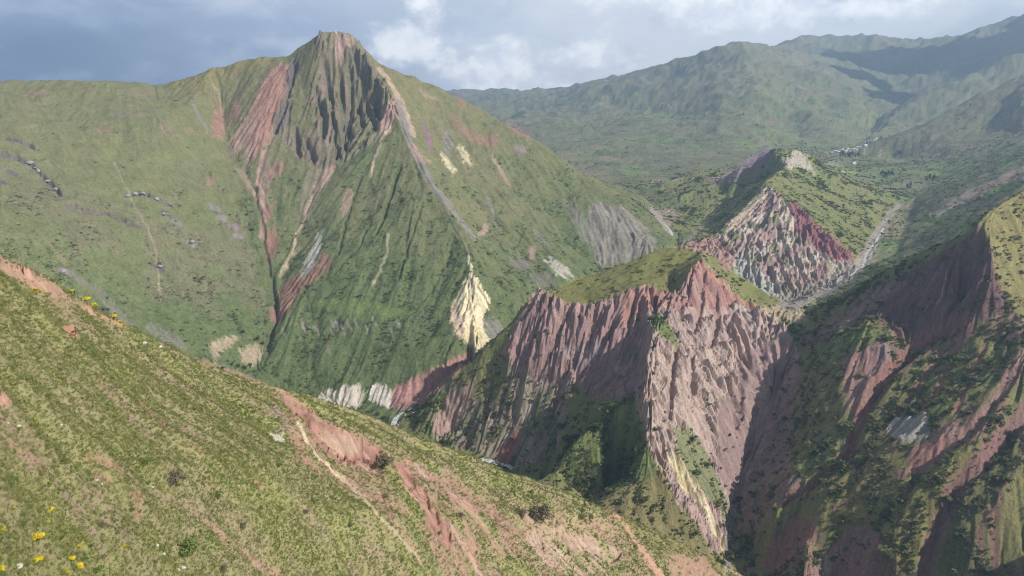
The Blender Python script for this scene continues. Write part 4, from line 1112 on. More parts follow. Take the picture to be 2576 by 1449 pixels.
def mesh_from(name, pos, quads, mat, albedo=None, nrm=None):
    me = bpy.data.meshes.new(name)
    me.vertices.add(len(pos)); me.vertices.foreach_set('co', np.ascontiguousarray(pos, np.float32).ravel())
    k = quads.shape[1]
    me.loops.add(quads.size); me.loops.foreach_set('vertex_index', np.ascontiguousarray(quads, np.int32).ravel())
    me.polygons.add(len(quads)); me.polygons.foreach_set('loop_start', np.arange(0, quads.size, k, dtype=np.int32))
    me.polygons.foreach_set('use_smooth', np.ones(len(quads), bool))
    if albedo is not None:
        a = me.attributes.new('albedo', 'FLOAT_COLOR', 'POINT')
        a.data.foreach_set('color', np.concatenate([albedo, np.ones((len(albedo), 1))], axis=1).astype(np.float32).ravel())
    me.update(calc_edges=True)
    if nrm is not None:
        me.normals_split_custom_set_from_vertices(nrm.astype(np.float32))
    me.materials.append(mat)
    o = bpy.data.objects.new(name, me)
    COL.objects.link(o)
    return o


TM = {'foreground': terrain_material('hill_grass_soil', 0.55, 0.2, 0.28), 'plateau': terrain_material('plateau_grass', 4.0, 1.4, 0.40), 'mountain': terrain_material('mountain_rock_grass', 4.0, 1.8, 0.40, 0.45),
      'ridge': terrain_material('ridge_rock', 2.4, 1.6, 0.30, 0.25), 'hillside': terrain_material('hillside_rock_grass', 2.2, 1.2, 0.38, 0.5), 'badlands': terrain_material('spur_rock', 3.5, 1.8, 0.30, 0.3),
      'slopes': terrain_material('valley_slopes', 6.0, 2.0, 0.40), 'far': terrain_material('far_slopes', 16.0, 5.0, 0.40)}
NAMES = {'foreground': ('hill', 'near grassy hill slope with red landslide scars and yellow flowering bushes'), 'plateau': ('plateau_slope', 'broad green plateau slope with dark rock bands below the storm cloud'),
         'mountain': ('mountain', 'green flat-topped mountain with fluted red summit cliffs'), 'ridge': ('ridge', 'eroded pink and purple rock ridge with a grassy dome on top'),
         'hillside': ('hillside', 'steep red and green hillside mostly in shade beside the gorge'), 'badlands': ('spur', 'coloured badlands spur with purple, cream and mint rock fins'),
         'slopes': ('valley_slope', 'terraced green valley slopes along the gravel river'), 'far': ('far_mountains', 'hazy terraced mountains rising behind the village')}
TERRAIN = {}
for i, r in enumerate(REGIONS):
    q = QUADS[FREG == i]
    if len(q) == 0:
        continue
    used, inv = np.unique(q, return_inverse=True)
    o = mesh_from(NAMES[r][0], POS[used], inv.reshape(-1, 4), TM[r], color[used], NRM[used])
    tag(o, NAMES[r][1], 'terrain', kind='structure')
    TERRAIN[r] = o


def ground(X, Y):
    """height of the finished terrain at a map point"""
    X = np.atleast_1d(np.asarray(X, float)); Y = np.atleast_1d(np.asarray(Y, float))
    u = X / Y; v = np.log(Y)
    i = np.clip(np.searchsorted(ucols, u) - 1, 0, NC - 2); j = np.clip(np.searchsorted(vrows, v) - 1, 0, NR - 2)
    a = np.clip((u - ucols[i]) / (ucols[i + 1] - ucols[i]), 0, 1); b = np.clip((v - vrows[j]) / (vrows[j + 1] - vrows[j]), 0, 1)
    return (Zgrid[j, i] * (1 - a) + Zgrid[j, i + 1] * a) * (1 - b) + (Zgrid[j + 1, i] * (1 - a) + Zgrid[j + 1, i + 1] * a) * b


FPX, FPY = project(Xw, Yw, Z1)
FPXg, FPYg = FPX.reshape(SHAPE), FPY.reshape(SHAPE)
Ygrid = Yw.reshape(SHAPE)


def spot(px, py, ymin=0, ymax=1e9):
    """terrain point seen at pixel (px, py): first surface the view ray meets"""
    c = (724.5 - py) / FOC
    u = (px - 1288.0) / FOC / (c * SP + CP)
    sl = (c * CP - SP) / (c * SP + CP)
    i = int(np.clip(np.searchsorted(ucols, u), 1, NC - 1))
    yy = np.exp(vrows)
    z = Zgrid[:, i]
    ok = np.nonzero((z >= sl * yy) & (yy >= ymin) & (yy <= ymax))[0]
    if len(ok) == 0:
        j = int(np.argmin(np.abs(FPYg[:, i] - py) + 1e6 * ((yy < ymin) | (yy > ymax))))
        Y = yy[j]
    else:
        j = ok[0]
        if j > 0:
            d0 = sl * yy[j - 1] - z[j - 1]; d1 = z[j] - sl * yy[j]
            t = d0 / (d0 + d1) if d0 + d1 > 1e-9 and d0 > 0 else 1.0
            Y = yy[j - 1] + (yy[j] - yy[j - 1]) * t
        else:
            Y = yy[j]
    X = u * Y
    return X, Y, float(ground(X, Y)[0])


# ------------------------------------------------------------------ haze
def build_haze():
    x, y0, y1, z0, z1 = 13600.0, -60.0, 12600.0, -660.0, max(60.0, float(Z1.max())) + 12.0
    v = [(-x, y0, z0), (x, y0, z0), (x, y1, z0), (-x, y1, z0), (-x, y0, z1), (x, y0, z1), (x, y1, z1), (-x, y1, z1)]
    f = [(0, 3, 2, 1), (4, 5, 6, 7), (0, 1, 5, 4), (1, 2, 6, 5), (2, 3, 7, 6), (3, 0, 4, 7)]
    me = bpy.data.meshes.new('haze'); me.from_pydata(v, [], f)
    mt = bpy.data.materials.new('haze_air'); mt.use_nodes = True
    t = mt.node_tree; t.nodes.clear()
    pv = t.nodes.new('ShaderNodeVolumePrincipled')
    pv.inputs['Color'].default_value = (0.52, 0.74, 1.0, 1)
    pv.inputs['Density'].default_value = HAZE
    pv.inputs['Anisotropy'].default_value = 0.2
    out = t.nodes.new('ShaderNodeOutputMaterial')
    t.links.new(pv.outputs[0], out.inputs['Volume'])
    me.materials.append(mt)
    o = bpy.data.objects.new('haze', me); COL.objects.link(o)
    tag(o, 'pale blue haze filling the valley air', 'haze', kind='stuff')


HAZE = 8.0e-5
build_haze()


# ------------------------------------------------------------------ plain materials
def simple(name, c, rough=0.85, vary=0.25, scale=0.8, rnd=0.0, trans=0.0):
    mt = bpy.data.materials.new(name); mt.use_nodes = True
    t = mt.node_tree; b = NB(t); bs = t.nodes['Principled BSDF']
    bs.inputs['Roughness'].default_value = rough
    bs.inputs['Specular IOR Level'].default_value = 0.2
    geo = b.n('ShaderNodeNewGeometry')
    n = b.noise(geo.outputs['Position'], scale, 4, 0.6)
    k = b.math('ADD', 1.0, b.math('MULTIPLY', b.math('SUBTRACT', n, 0.5), vary * 3.5))
    if rnd:
        oi = b.n('ShaderNodeObjectInfo')
        k = b.math('MULTIPLY', k, b.math('ADD', 1.0 - rnd, b.math('MULTIPLY', oi.outputs['Random'], 2 * rnd)))
    col = (c[0], c[1], c[2], 1) if len(c) == 3 else None
    if col is None:
        oi2 = b.n('ShaderNodeObjectInfo')
        col = b.mix(oi2.outputs['Random'], tuple(c[0:3]) + (1,), tuple(c[3:6]) + (1,))
    sc = b.n('ShaderNodeVectorMath', operation='SCALE')
    b.val(sc.inputs[0], col if not isinstance(col, tuple) else col[:3]); b.val(sc.inputs[3], k)
    t.links.new(sc.outputs[0], bs.inputs['Base Color'])
    if trans:
        tr = b.n('ShaderNodeBsdfTranslucent'); t.links.new(sc.outputs[0], tr.inputs[0])
        mx = b.n('ShaderNodeMixShader'); mx.inputs[0].default_value = trans
        t.links.new(bs.outputs[0], mx.inputs[1]); t.links.new(tr.outputs[0], mx.inputs[2])
        t.links.new(mx.outputs[0], t.nodes['Material Output'].inputs[0])
    return mt


M = dict(
    shrub=simple('shrub_leaves', (.100, .130, .044, .190, .200, .085), 0.8, 0.3, 0.6, 0.2, 0.4),
    grass=simple('grass_blades', (.185, .212, .064, .310, .285, .125), 0.8, 0.2, 0.8, 0.2, 0.45),
    herb=simple('herb_leaves', (.120, .175, .034, .230, .250, .060), 0.8, 0.25, 1.5, 0.2, 0.3),
    leaf=simple('bush_leaves', (.150, .200, .050), 0.75, 0.4, 1.6, 0.0, 0.25), dark_leaf=simple('dark_bush_leaves', (.170, .155, .095), 0.8, 0.4, 1.6, 0.0, 0.2),
    flower=simple('yellow_blossom', (.78, .60, .03), 0.7, 0.15, 2.0, 0.0, 0.25), bark=simple('bark', (.13, .10, .07), 0.9, 0.3, 2.0),
    tree_leaf=simple('tree_leaves', (.090, .135, .035), 0.75, 0.35, 0.5, 0.0, 0.25), dark_tree=simple('eucalyptus_leaves', (.040, .060, .035), 0.8, 0.35, 0.3, 0.0, 0.1),
    pale_stone=simple('pale_stone', (.46, .42, .37), 0.9, 0.2, 1.2), grey_stone=simple('grey_stone', (.30, .28, .27), 0.9, 0.3, 0.6), white_paint=simple('white_paint', (.82, .82, .80), 0.6, 0.05, 0.5),
    wall_white=simple('whitewashed_wall', (.74, .72, .68), 0.9, 0.1, 0.3), adobe=simple('adobe_wall', (.40, .30, .23), 0.9, 0.2, 0.3), tin=simple('tin_roof', (.62, .64, .66), 0.5, 0.1, 0.3), clay=simple('clay_roof', (.36, .16, .10), 0.9, 0.2, 0.3),
    window=simple('dark_window', (.03, .035, .04), 0.3, 0.0, 1.0))


def obj(name, me, parent=None, loc=None):
    o = bpy.data.objects.new(name, me)
    COL.objects.link(o)
    if parent: o.parent = parent
    if loc is not None: o.location = loc
    return o


def raw_mesh(name, v, f, mats, mi=None, smooth=False):
    me = bpy.data.meshes.new(name)
    me.from_pydata([tuple(p) for p in v], [], [tuple(x) for x in f])
    for m_ in (mats if isinstance(mats, (list, tuple)) else [mats]): me.materials.append(m_)
    if mi is not None: me.polygons.foreach_set('material_index', np.array(mi, np.int32))
    if smooth: me.polygons.foreach_set('use_smooth', np.ones(len(f), bool))
    me.update()
    return me


# ------------------------------------------------------------------ plants as geometry
def leaf_cloud(seed, n, blobs, size, spread=1.0):
    """n leaf faces spread through ellipsoid clumps (cx, cy, cz, rx, ry, rz)"""
    r = np.random.default_rng(seed)
    wts = np.array([b[3] * b[4] * b[5] for b in blobs]) ** 0.8
    which = r.choice(len(blobs), n, p=wts / wts.sum())
    B = np.array(blobs)[which]
    d = r.normal(size=(n, 3)); d /= np.linalg.norm(d, axis=1)[:, None]
    rad = r.random(n) ** 0.45
    c = B[:, :3] + d * rad[:, None] * B[:, 3:] * spread
    c[:, 2] = np.maximum(c[:, 2], 0.02)
    t1 = r.normal(size=(n, 3)); t1 /= np.linalg.norm(t1, axis=1)[:, None]
    t2 = np.cross(t1, d + 0.5 * r.normal(size=(n, 3))); t2 /= np.linalg.norm(t2, axis=1)[:, None] + 1e-9
    s = size * (0.6 + 0.8 * r.random(n))[:, None]
    v = np.stack([c - t1 * s, c + t2 * s * 0.55, c + t1 * s, c - t2 * s * 0.55], axis=1).reshape(-1, 3)
    f = np.arange(4 * n).reshape(n, 4)
    return v, f


def tube(path, radii, k=6):
    v, f = [], []
    path = [Vector(p) for p in path]
    for i, p in enumerate(path):
        d = (path[min(i + 1, len(path) - 1)] - path[max(i - 1, 0)]).normalized()
        a = d.orthogonal().normalized(); b_ = d.cross(a)
        for j in range(k):
            an = 2 * math.pi * j / k
            v.append(p + (a * math.cos(an) + b_ * math.sin(an)) * radii[i])
    for i in range(len(path) - 1):
        for j in range(k):
            f.append((i * k + j, i * k + (j + 1) % k, (i + 1) * k + (j + 1) % k, (i + 1) * k + j))
    f.append(tuple(range(k))[::-1]); f.append(tuple((len(path) - 1) * k + j for j in range(k)))
    return v, f


def join(parts):
    V, F = [], []
    for v, f in parts:
        o = len(V)
        V.extend([tuple(p) for p in v]); F.extend([tuple(i + o for i in q) for q in f])
    return V, F


def stems(seed, n, h, r0, spread):
    r = random.Random(seed)
    parts = []
    for i in range(n):
        a = r.uniform(0, 6.28); s = r.uniform(0.3, 1) * spread
        parts.append(tube([(0, 0, -0.45 * h), (math.cos(a) * s * 0.4, math.sin(a) * s * 0.4, h * 0.45), (math.cos(a) * s, math.sin(a) * s, h * r.uniform(0.75, 1))], [r0, r0 * 0.7, r0 * 0.3], 5))
    return join(parts)


def bush_blobs(seed, n, R, h):
    r = random.Random(seed)
    out = []
    for i in range(n):
        a = r.uniform(0, 6.28); d = R * math.sqrt(r.random()) * 0.75
        k = r.uniform(0.28, 0.5) * R
        out.append((math.cos(a) * d, math.sin(a) * d, h * r.uniform(0.35, 0.75) * (1 - 0.35 * d / R), k, k, k * 0.8))
    return out


def bush_meshes(seed, leaf, flowers=0.0, n=700, size=0.085):
    bl = bush_blobs(seed, 9, 1.0, 1.0)
    fol = raw_mesh('foliage', *leaf_cloud(seed, n, bl, size), leaf)
    st = raw_mesh('stems', *stems(seed, 7, 0.8, 0.035, 0.7), M['bark'])
    fl = None
    if flowers:
        up = [(x, y, z + 0.16, a * 0.95, b_ * 0.95, c * 0.7) for x, y, z, a, b_, c in bl]
        fl = raw_mesh('blossom', *leaf_cloud(seed + 50, int(n * flowers * 1.6), up, 0.105, 1.1), M['flower'])
    return fol, st, fl


BUSH = {'yellow': [bush_meshes(s, M['leaf'], 1.0) for s in (1, 2, 3)], 'half': [bush_meshes(s, M['leaf'], 0.35) for s in (4, 5)],
        'green': [bush_meshes(s, M['leaf'], 0) for s in (6, 7, 8)], 'dark': [bush_meshes(s, M['dark_leaf'], 0, 900) for s in (9, 10)]}
BCOUNT = [0]


def place_bush(name, kind, px, py, width_px, label, group, ymin=0, ymax=1e9, hk=0.8, cat='bush'):
    X, Y, Z = spot(px, py, ymin, ymax)
    s = width_px / FOC * Y / 1.6
    BCOUNT[0] += 1
    var = BUSH[kind][BCOUNT[0] % len(BUSH[kind])]
    e = bpy.data.objects.new(name, None); COL.objects.link(e)
    e.empty_display_size = 0.2
    e.location = (X, Y, Z + 0.18 * s); e.scale = (s, s, s * hk * random.uniform(0.9, 1.1)); e.rotation_euler = (0, 0, random.uniform(0, 6.28))
    tag(e, label, cat, group)
    obj('stems', var[1], e); obj('foliage', var[0], e)
    if var[2]: obj('blossom', var[2], e)
    return e


ORD = ['first', 'second', 'third', 'fourth', 'fifth', 'sixth', 'seventh', 'eighth', 'ninth', 'tenth', 'eleventh', 'twelfth', 'thirteenth', 'fourteenth', 'fifteenth', 'sixteenth', 'seventeenth', 'eighteenth', 'nineteenth', 'twentieth',
       'twenty-first', 'twenty-second', 'twenty-third', 'twenty-fourth', 'twenty-fifth', 'twenty-sixth', 'twenty-seventh', 'twenty-eighth', 'twenty-ninth', 'thirtieth', 'thirty-first', 'thirty-second', 'thirty-third', 'thirty-fourth', 'thirty-fifth', 'thirty-sixth', 'thirty-seventh', 'thirty-eighth', 'thirty-ninth', 'fortieth']

# yellow flowering bushes low on the near slope
place_bush('yellow_bush', 'yellow', 92, 1362, 36, 'largest bright yellow flowering bush low on the near grassy slope', 'yellow flowering bushes on the near hill')
low = [(4, 1340, 20), (7, 1442, 30), (36, 1282, 14), (92, 1420, 30), (120, 1320, 14), (129, 1288, 18), (162, 1447, 22), (178, 1414, 20), (199, 1380, 22), (202, 1432, 26), (312, 1378, 14)]
for i, (x, y, w) in enumerate(sorted(low)):
    place_bush('yellow_bush', 'yellow' if i % 2 else 'half', x, y, w, f'{ORD[i]} from left of the small yellow bushes low on near slope', 'yellow flowering bushes on the near hill')
crest = [(86, 733, 14), (101, 738, 14), (181, 740, 16), (217, 758, 20), (236, 774, 20), (249, 800, 12), (285, 800, 18), (302, 812, 16), (312, 820, 12)]
for i, (x, y, w) in enumerate(crest):
    place_bush('yellow_bush', 'half' if i % 3 else 'yellow', x, y, w, f'{ORD[i]} from left of the yellow bushes along the near crest', 'yellow flowering bushes on the near hill', ymax=300)
# green and dark bushes on the near hill
place_bush('green_bush', 'dark', 440, 1222, 66, 'big dark olive bush alone in the middle of the near slope', 'green bushes on the near hill')
place_bush('green_bush', 'green', 470, 1395, 84, 'broad bright green bush near the bottom edge of the slope', 'green bushes on the near hill')
place_bush('green_bush', 'dark', 1361, 1304, 60, 'big dark bush above the pale scar, widest of its cluster', 'green bushes on the near hill')
place_bush('green_bush', 'dark', 967, 1172, 52, 'dark bush between the two red landslide scars', 'green bushes on the near hill')
mid = [(30, 1222, 34), (55, 1322, 34), (100, 880, 14), (190, 838, 18), (235, 898, 20), (345, 992, 18), (360, 1172, 40), (515, 1000, 18), (550, 1252, 34), (585, 1100, 14), (640, 1040, 16), (700, 1175, 24), (1105, 1345, 18), (1160, 1305, 22), (1252, 1193, 14), (1302, 1292, 26), (1314, 1300, 30), (1336, 1240, 14), (1463, 1306, 26), (1472, 1274, 14), (1484, 1308, 20), (610, 985, 12), (770, 1295, 20), (880, 1330, 22), (340, 840, 10), (420, 900, 10), (800, 1040, 12), (838, 1062, 9), (260, 1060, 20), (120, 1130, 26), (150, 1240, 22), (610, 1330, 26), (255, 1330, 26), (330, 1290, 22), (1010, 1420, 22), (240, 1445, 34), (560, 1440, 30), (20, 1390, 20)]
for i, (x, y, w) in enumerate(sorted(mid)):
    place_bush('green_bush', 'green' if i % 3 else 'dark', x, y, w, f'{ORD[i]} from left of the smaller green bushes on near slope', 'green bushes on the near hill', ymax=440)


# trees
def tree_meshes(seed, tall=False):
    r = random.Random(seed)
    h = 1.0
    trunk = [tube([(0, 0, -0.05), (0.01, 0.0, 0.25), (0.02, 0.01, 0.55), (0.0, 0.0, 0.85)], [0.035, 0.027, 0.018, 0.006], 7)]
    bl = []
    n = 11 if tall else 13
    for i in range(n):
        a = r.uniform(0, 6.28)
        if tall:
            z = 0.28 + 0.66 * i / n; d = 0.13 * (1.1 - z) + 0.03; k = 0.10 + 0.06 * (1 - z)
        else:
            z = r.uniform(0.35, 0.85); d = 0.36 * math.sqrt(max(0.05, 1 - ((z - 0.55) / 0.42) ** 2)); k = r.uniform(0.13, 0.2)
        c = (math.cos(a) * d, math.sin(a) * d, z)
        bl.append(c + (k, k, k * (1.3 if tall else 0.85)))
        trunk.append(tube([(0.01, 0, max(0.15, z - 0.25)), (c[0] * 0.6, c[1] * 0.6, z - 0.06), c], [0.014, 0.009, 0.004], 5))
    return raw_mesh('trunk', *join(trunk), M['bark'], smooth=True), raw_mesh('crown', *leaf_cloud(seed, 900, bl, 0.045), M['dark_tree'] if tall else M['tree_leaf'])


TREE = {'broad': [tree_meshes(s) for s in (21, 22, 23)], 'tall': [tree_meshes(s, True) for s in (31, 32, 33)]}


def place_tree(kind, px, py, height, label, group, ymin=0, ymax=1e9, name='tree'):
    X, Y, Z = spot(px, py, ymin, ymax)
    BCOUNT[0] += 1
    tr, cr = TREE[kind][BCOUNT[0] % 3]
    e = bpy.data.objects.new(name, None); COL.objects.link(e)
    w = height * (1.0 if kind == 'tall' else random.uniform(0.95, 1.15))
    e.location = (X, Y, Z - 0.2); e.scale = (w, w, height); e.rotation_euler = (0, 0, random.uniform(0, 6.28))
    tag(e, label, 'tree', group)
    obj('trunk', tr, e); obj('crown', cr, e)
    return e


place_tree('broad', 1868, 1372, 12, 'bright green round tree on the floor of the right gorge', 'trees in the gorges', 600)
place_tree('broad', 1824, 1324, 6, 'small round tree below the yellow rock chute', 'trees in the gorges', 600)
place_tree('broad', 2539, 1110, 8, 'round green tree on the rib at the right edge', 'trees in the gorges', 500)
for i, (x, y, h) in enumerate(sorted([(1112, 1118, 9), (1125, 1120, 11), (1138, 1116, 8), (1152, 1108, 7)])):
    place_tree('broad', x, y, h, f'{ORD[i]} from left of the dark trees at the river bend', 'trees in the gorges', 900)
for i, (x, y, h) in enumerate(sorted([(1972, 818, 9), (1982, 816, 8), (1992, 824, 9), (1998, 840, 10), (2004, 860, 8), (1985, 838, 8)])):
    place_tree('broad', x, y, h, f'{ORD[i]} from left of the trees in the gully under the saddle', 'trees in the gorges', 900)
for i, (x, y, h) in enumerate(sorted([(935, 1038, 8), (950, 1046, 8), (965, 1056, 9), (975, 1064, 8), (600, 926, 8), (615, 930, 9), (630, 925, 8), (660, 868, 8), (650, 855, 7), (612, 838, 7), (560, 930, 7), (585, 920, 7)])):
    place_tree('broad', x, y, h, f'{ORD[i]} from left of the trees along the shady stream below the mountain', 'trees in the gorges', 1000)
row = [(2114 + 4.2 * k + random.uniform(-1, 1), 393 + random.uniform(-3, 4) - 0.05 * k) for k in range(12)]
for i, (x, y) in enumerate(row):
    place_tree('tall', x, y, random.uniform(16, 24), f'{ORD[i]} from left of the dark tall trees below the village', 'tall trees near the village', 2600, name='tall_tree')
row = [(2216 + 3.6 * k + random.uniform(-1, 1), 440 + random.uniform(-3, 3)) for k in range(10)]
for i, (x, y) in enumerate(row):
    place_tree('tall', x, y, random.uniform(14, 20), f'{ORD[i]} from left of the tall trees on the valley terrace', 'tall trees near the village', 2300, name='tall_tree')
row = sorted([(2258, 386), (2262, 388), (2266, 386), (2330, 455), (2338, 452), (2346, 456), (2350, 450), (2180, 362), (2188, 360), (2210, 352), (2216, 350), (2290, 470), (2282, 474)])
for i, (x, y) in enumerate(row):
    place_tree('tall', x, y, random.uniform(14, 22), f'{ORD[i]} from left of the scattered tall trees right of the village', 'tall trees near the village', 2300, name='tall_tree')


# ------------------------------------------------------------------ stones
def stone_mesh(seed, mat):
    bm = bmesh.new()
    bmesh.ops.create_icosphere(bm, subdivisions=2, radius=1.0)
    r = random.Random(seed)
    planes = [(Vector((r.gauss(0, 1), r.gauss(0, 1), r.gauss(0, 1))).normalized(), r.uniform(0.55, 0.85)) for _ in range(9)]
    for v in bm.verts:
        for n, d in planes:
            k = v.co.dot(n)
            if k > d: v.co -= n * (k - d)
        v.co.z *= 0.75
    me = bpy.data.meshes.new('stone'); bm.to_mesh(me); bm.free()
    me.materials.append(mat)
    return me


STONE = {'pale': [stone_mesh(s, M['pale_stone']) for s in (1, 2, 3)], 'grey': [stone_mesh(s, M['grey_stone']) for s in (4, 5, 6)]}


def place_stone(px, py, size, kind, label, group, ymin=0, ymax=1e9):
    X, Y, Z = spot(px, py, ymin, ymax)
    BCOUNT[0] += 1
    o = obj('boulder', STONE[kind][BCOUNT[0] % 3])
    o.location = (X, Y, Z + size * 0.12); o.scale = (size * random.uniform(0.8, 1.3) / 2, size * random.uniform(0.8, 1.2) / 2, size * random.uniform(0.7, 1.1) / 2)
    o.rotation_euler = (0, 0, random.uniform(0, 6.28))
    tag(o, label, 'boulder', group)


pl_ = sorted([(47, 1077, .9), (155, 1072, .6), (242, 1210, .7), (255, 1222, .7), (382, 1233, .9), (395, 1375, 1.0), (460, 1432, 1.4), (450, 1438, .9), (412, 1398, 1.0), (47, 1430, 1.0), (362, 866, 2.2), (404, 876, 1.6), (625, 1222, .8), (700, 1100, 1.3), (712, 1108, 1.0), (690, 1106, .9), (600, 1225, .8), (20, 1070, .6)])
for i, (x, y, s) in enumerate(pl_):
    place_stone(x, y, s, 'pale', f'{ORD[i]} from left of the pale stones in the near grass', 'pale stones on the near hill', ymax=400)
chips = [(1168.5 + .2268 * a, 1120.5 + .2268 * b_) for a, b_ in ((340, 1070), (400, 1110), (610, 1080), (600, 1160), (580, 1085), (640, 1095), (780, 1090), (850, 1050), (830, 1040), (930, 1030), (925, 1045), (960, 1000), (1480, 1210), (1530, 1240), (1560, 1215), (1600, 1230), (1640, 1205), (1680, 1180), (1720, 1160), (1510, 1290), (1550, 1330), (1300, 1260), (1190, 1250), (1770, 1140), (1950, 1120), (2060, 1150), (2090, 1180), (2000, 1110))]
for x, y in chips:
    place_stone(x, y, random.uniform(.5, 1.1), 'pale', 'small white rock chip on the pale scar of the near hill', 'white rock chips on the pale scar', ymax=440)
for k in range(46):
    t = k / 45
    x = 1846 + (1830 - 1846) * t + random.uniform(-9, 9); y = 1262 + 165 * t
    place_stone(x, y, random.uniform(1.5, 4.0), 'grey', 'grey boulder in the stream bed of the right gorge', 'boulders in the right gorge', 600)
for k in range(36):
    t = k / 35
    x = 988 + 50 * t * t + random.uniform(-14, 14); y = 1082 - 52 * t + random.uniform(-3, 3)
    place_stone(x, y, random.uniform(1.8, 4.0), 'pale', 'pale boulder beside the rapids at the river bend', 'boulders at the river bend', 1000)
pr = [(412, 540, 12), (422, 542, 9), (443, 556, 10), (483, 612, 13), (402, 672, 11), (160, 684, 10), (428, 517, 11), (395, 503, 12), (340, 490, 14), (360, 489, 12), (322, 494, 10), (96, 432, 13), (75, 412, 14), (88, 420, 12), (120, 455, 11), (140, 474, 10)]
for i, (x, y, s) in enumerate(sorted(pr)):
    place_stone(x, y, s, 'grey', f'{ORD[i]} from left of the dark rock outcrops on the plateau slope', 'rock outcrops on the plateau slope', 1000)


# ------------------------------------------------------------------ river water
def water_material():
    mt = bpy.data.materials.new('river_water'); mt.use_nodes = True
    t = mt.node_tree; b = NB(t); bs = t.nodes['Principled BSDF']
    geo = b.n('ShaderNodeNewGeometry')
    n = b.noise(geo.outputs['Position'], 0.5, 5, 0.65)
    foam = b.ramp(n, 0.44, 0.58)
    t.links.new(b.mix(foam, (.25, .25, .21, 1), (.70, .71, .69, 1)), bs.inputs['Base Color'])
    b.val(bs.inputs['Roughness'], b.math('ADD', 0.15, b.math('MULTIPLY', foam, 0.6)))
    bp = b.n('ShaderNodeBump'); bp.inputs['Distance'].default_value = 0.3
    t.links.new(n, bp.inputs['Height']); t.links.new(bp.outputs[0], bs.inputs['Normal'])
    return mt


WATER = water_material()


def river(pts, width, label, ymin):
    P3 = [Vector(spot(x, y, ymin)) for x, y in pts]
    dense = []
    for a, b_ in zip(P3[:-1], P3[1:]):
        for k in range(8): dense.append(a.lerp(b_, k / 8))
    dense.append(P3[-1])
    v, f = [], []
    for i, p in enumerate(dense):
        d = (dense[min(i + 1, len(dense) - 1)] - dense[max(i - 1, 0)]); d.z = 0; d.normalize()
        s = Vector((-d.y, d.x, 0))
        for k in range(-2, 3):
            q = p + s * (width / 4 * k)
            z = float(ground(p.x, p.y)[0]) + 0.9
            v.append((q.x, q.y, z))
    for i in range(len(dense) - 1):
        for k in range(4): f.append((i * 5 + k, i * 5 + k + 1, i * 5 + k + 6, i * 5 + k + 5))
    o = obj('river', raw_mesh('river', v, f, WATER, smooth=True))
    tag(o, label, 'river', kind='structure')


river([(985, 1080), (998, 1052), (1012, 1040), (1035, 1030), (1060, 1022)], 9, 'white rapids of the river at the bend below the pale cliffs', 1000)
river([(1205, 1156), (1235, 1162), (1262, 1168), (1290, 1180)], 12, 'foaming river below the dark red rock foot', 900)
river([(2070, 728), (2110, 702), (2150, 685), (2172, 668), (2178, 640), (2205, 606), (2222, 575)], 5, 'thin stream braiding over the grey gravel bed', 1400)
river([(1692, 594), (1684, 580), (1672, 565)], 5, 'pale stream in the side valley behind the dome', 1500)

# ------------------------------------------------------------------ monument on the summit
X, Y, Z = spot(845, 84, 1900, 2100)
mon = bpy.data.objects.new('monument', None); COL.objects.link(mon); mon.location = (X, Y, Z - 0.4)
tag(mon, 'small white monument standing on the flat mountain summit', 'monument')


def lathe(prof, k=10):
    v, f = [], []
    for r, z in prof:
        for j in range(k): v.append((r * math.cos(2 * math.pi * j / k), r * math.sin(2 * math.pi * j / k), z))
    for i in range(len(prof) - 1):
        for j in range(k): f.append((i * k + j, i * k + (j + 1) % k, (i + 1) * k + (j + 1) % k, (i + 1) * k + j))
    f.append(tuple((len(prof) - 1) * k + j for j in range(k)))
    return v, f


obj('pedestal', raw_mesh('pedestal', *lathe([(2.2, 0), (2.2, 0.9), (1.7, 1.0), (1.5, 3.0), (1.7, 3.1), (1.7, 3.4), (0.9, 3.4)], 4), M['white_paint']), mon)
obj('figure', raw_mesh('figure', *lathe([(1.15, 3.4), (1.0, 4.6), (0.8, 6.0), (0.95, 6.6), (0.35, 7.1), (0.30, 7.3)], 10), M['white_paint'], smooth=True), mon)
obj('head', raw_mesh('head', *lathe([(0.2, 7.25), (0.42, 7.5), (0.45, 7.8), (0.3, 8.1), (0.05, 8.2)], 10), M['white_paint'], smooth=True), mon)


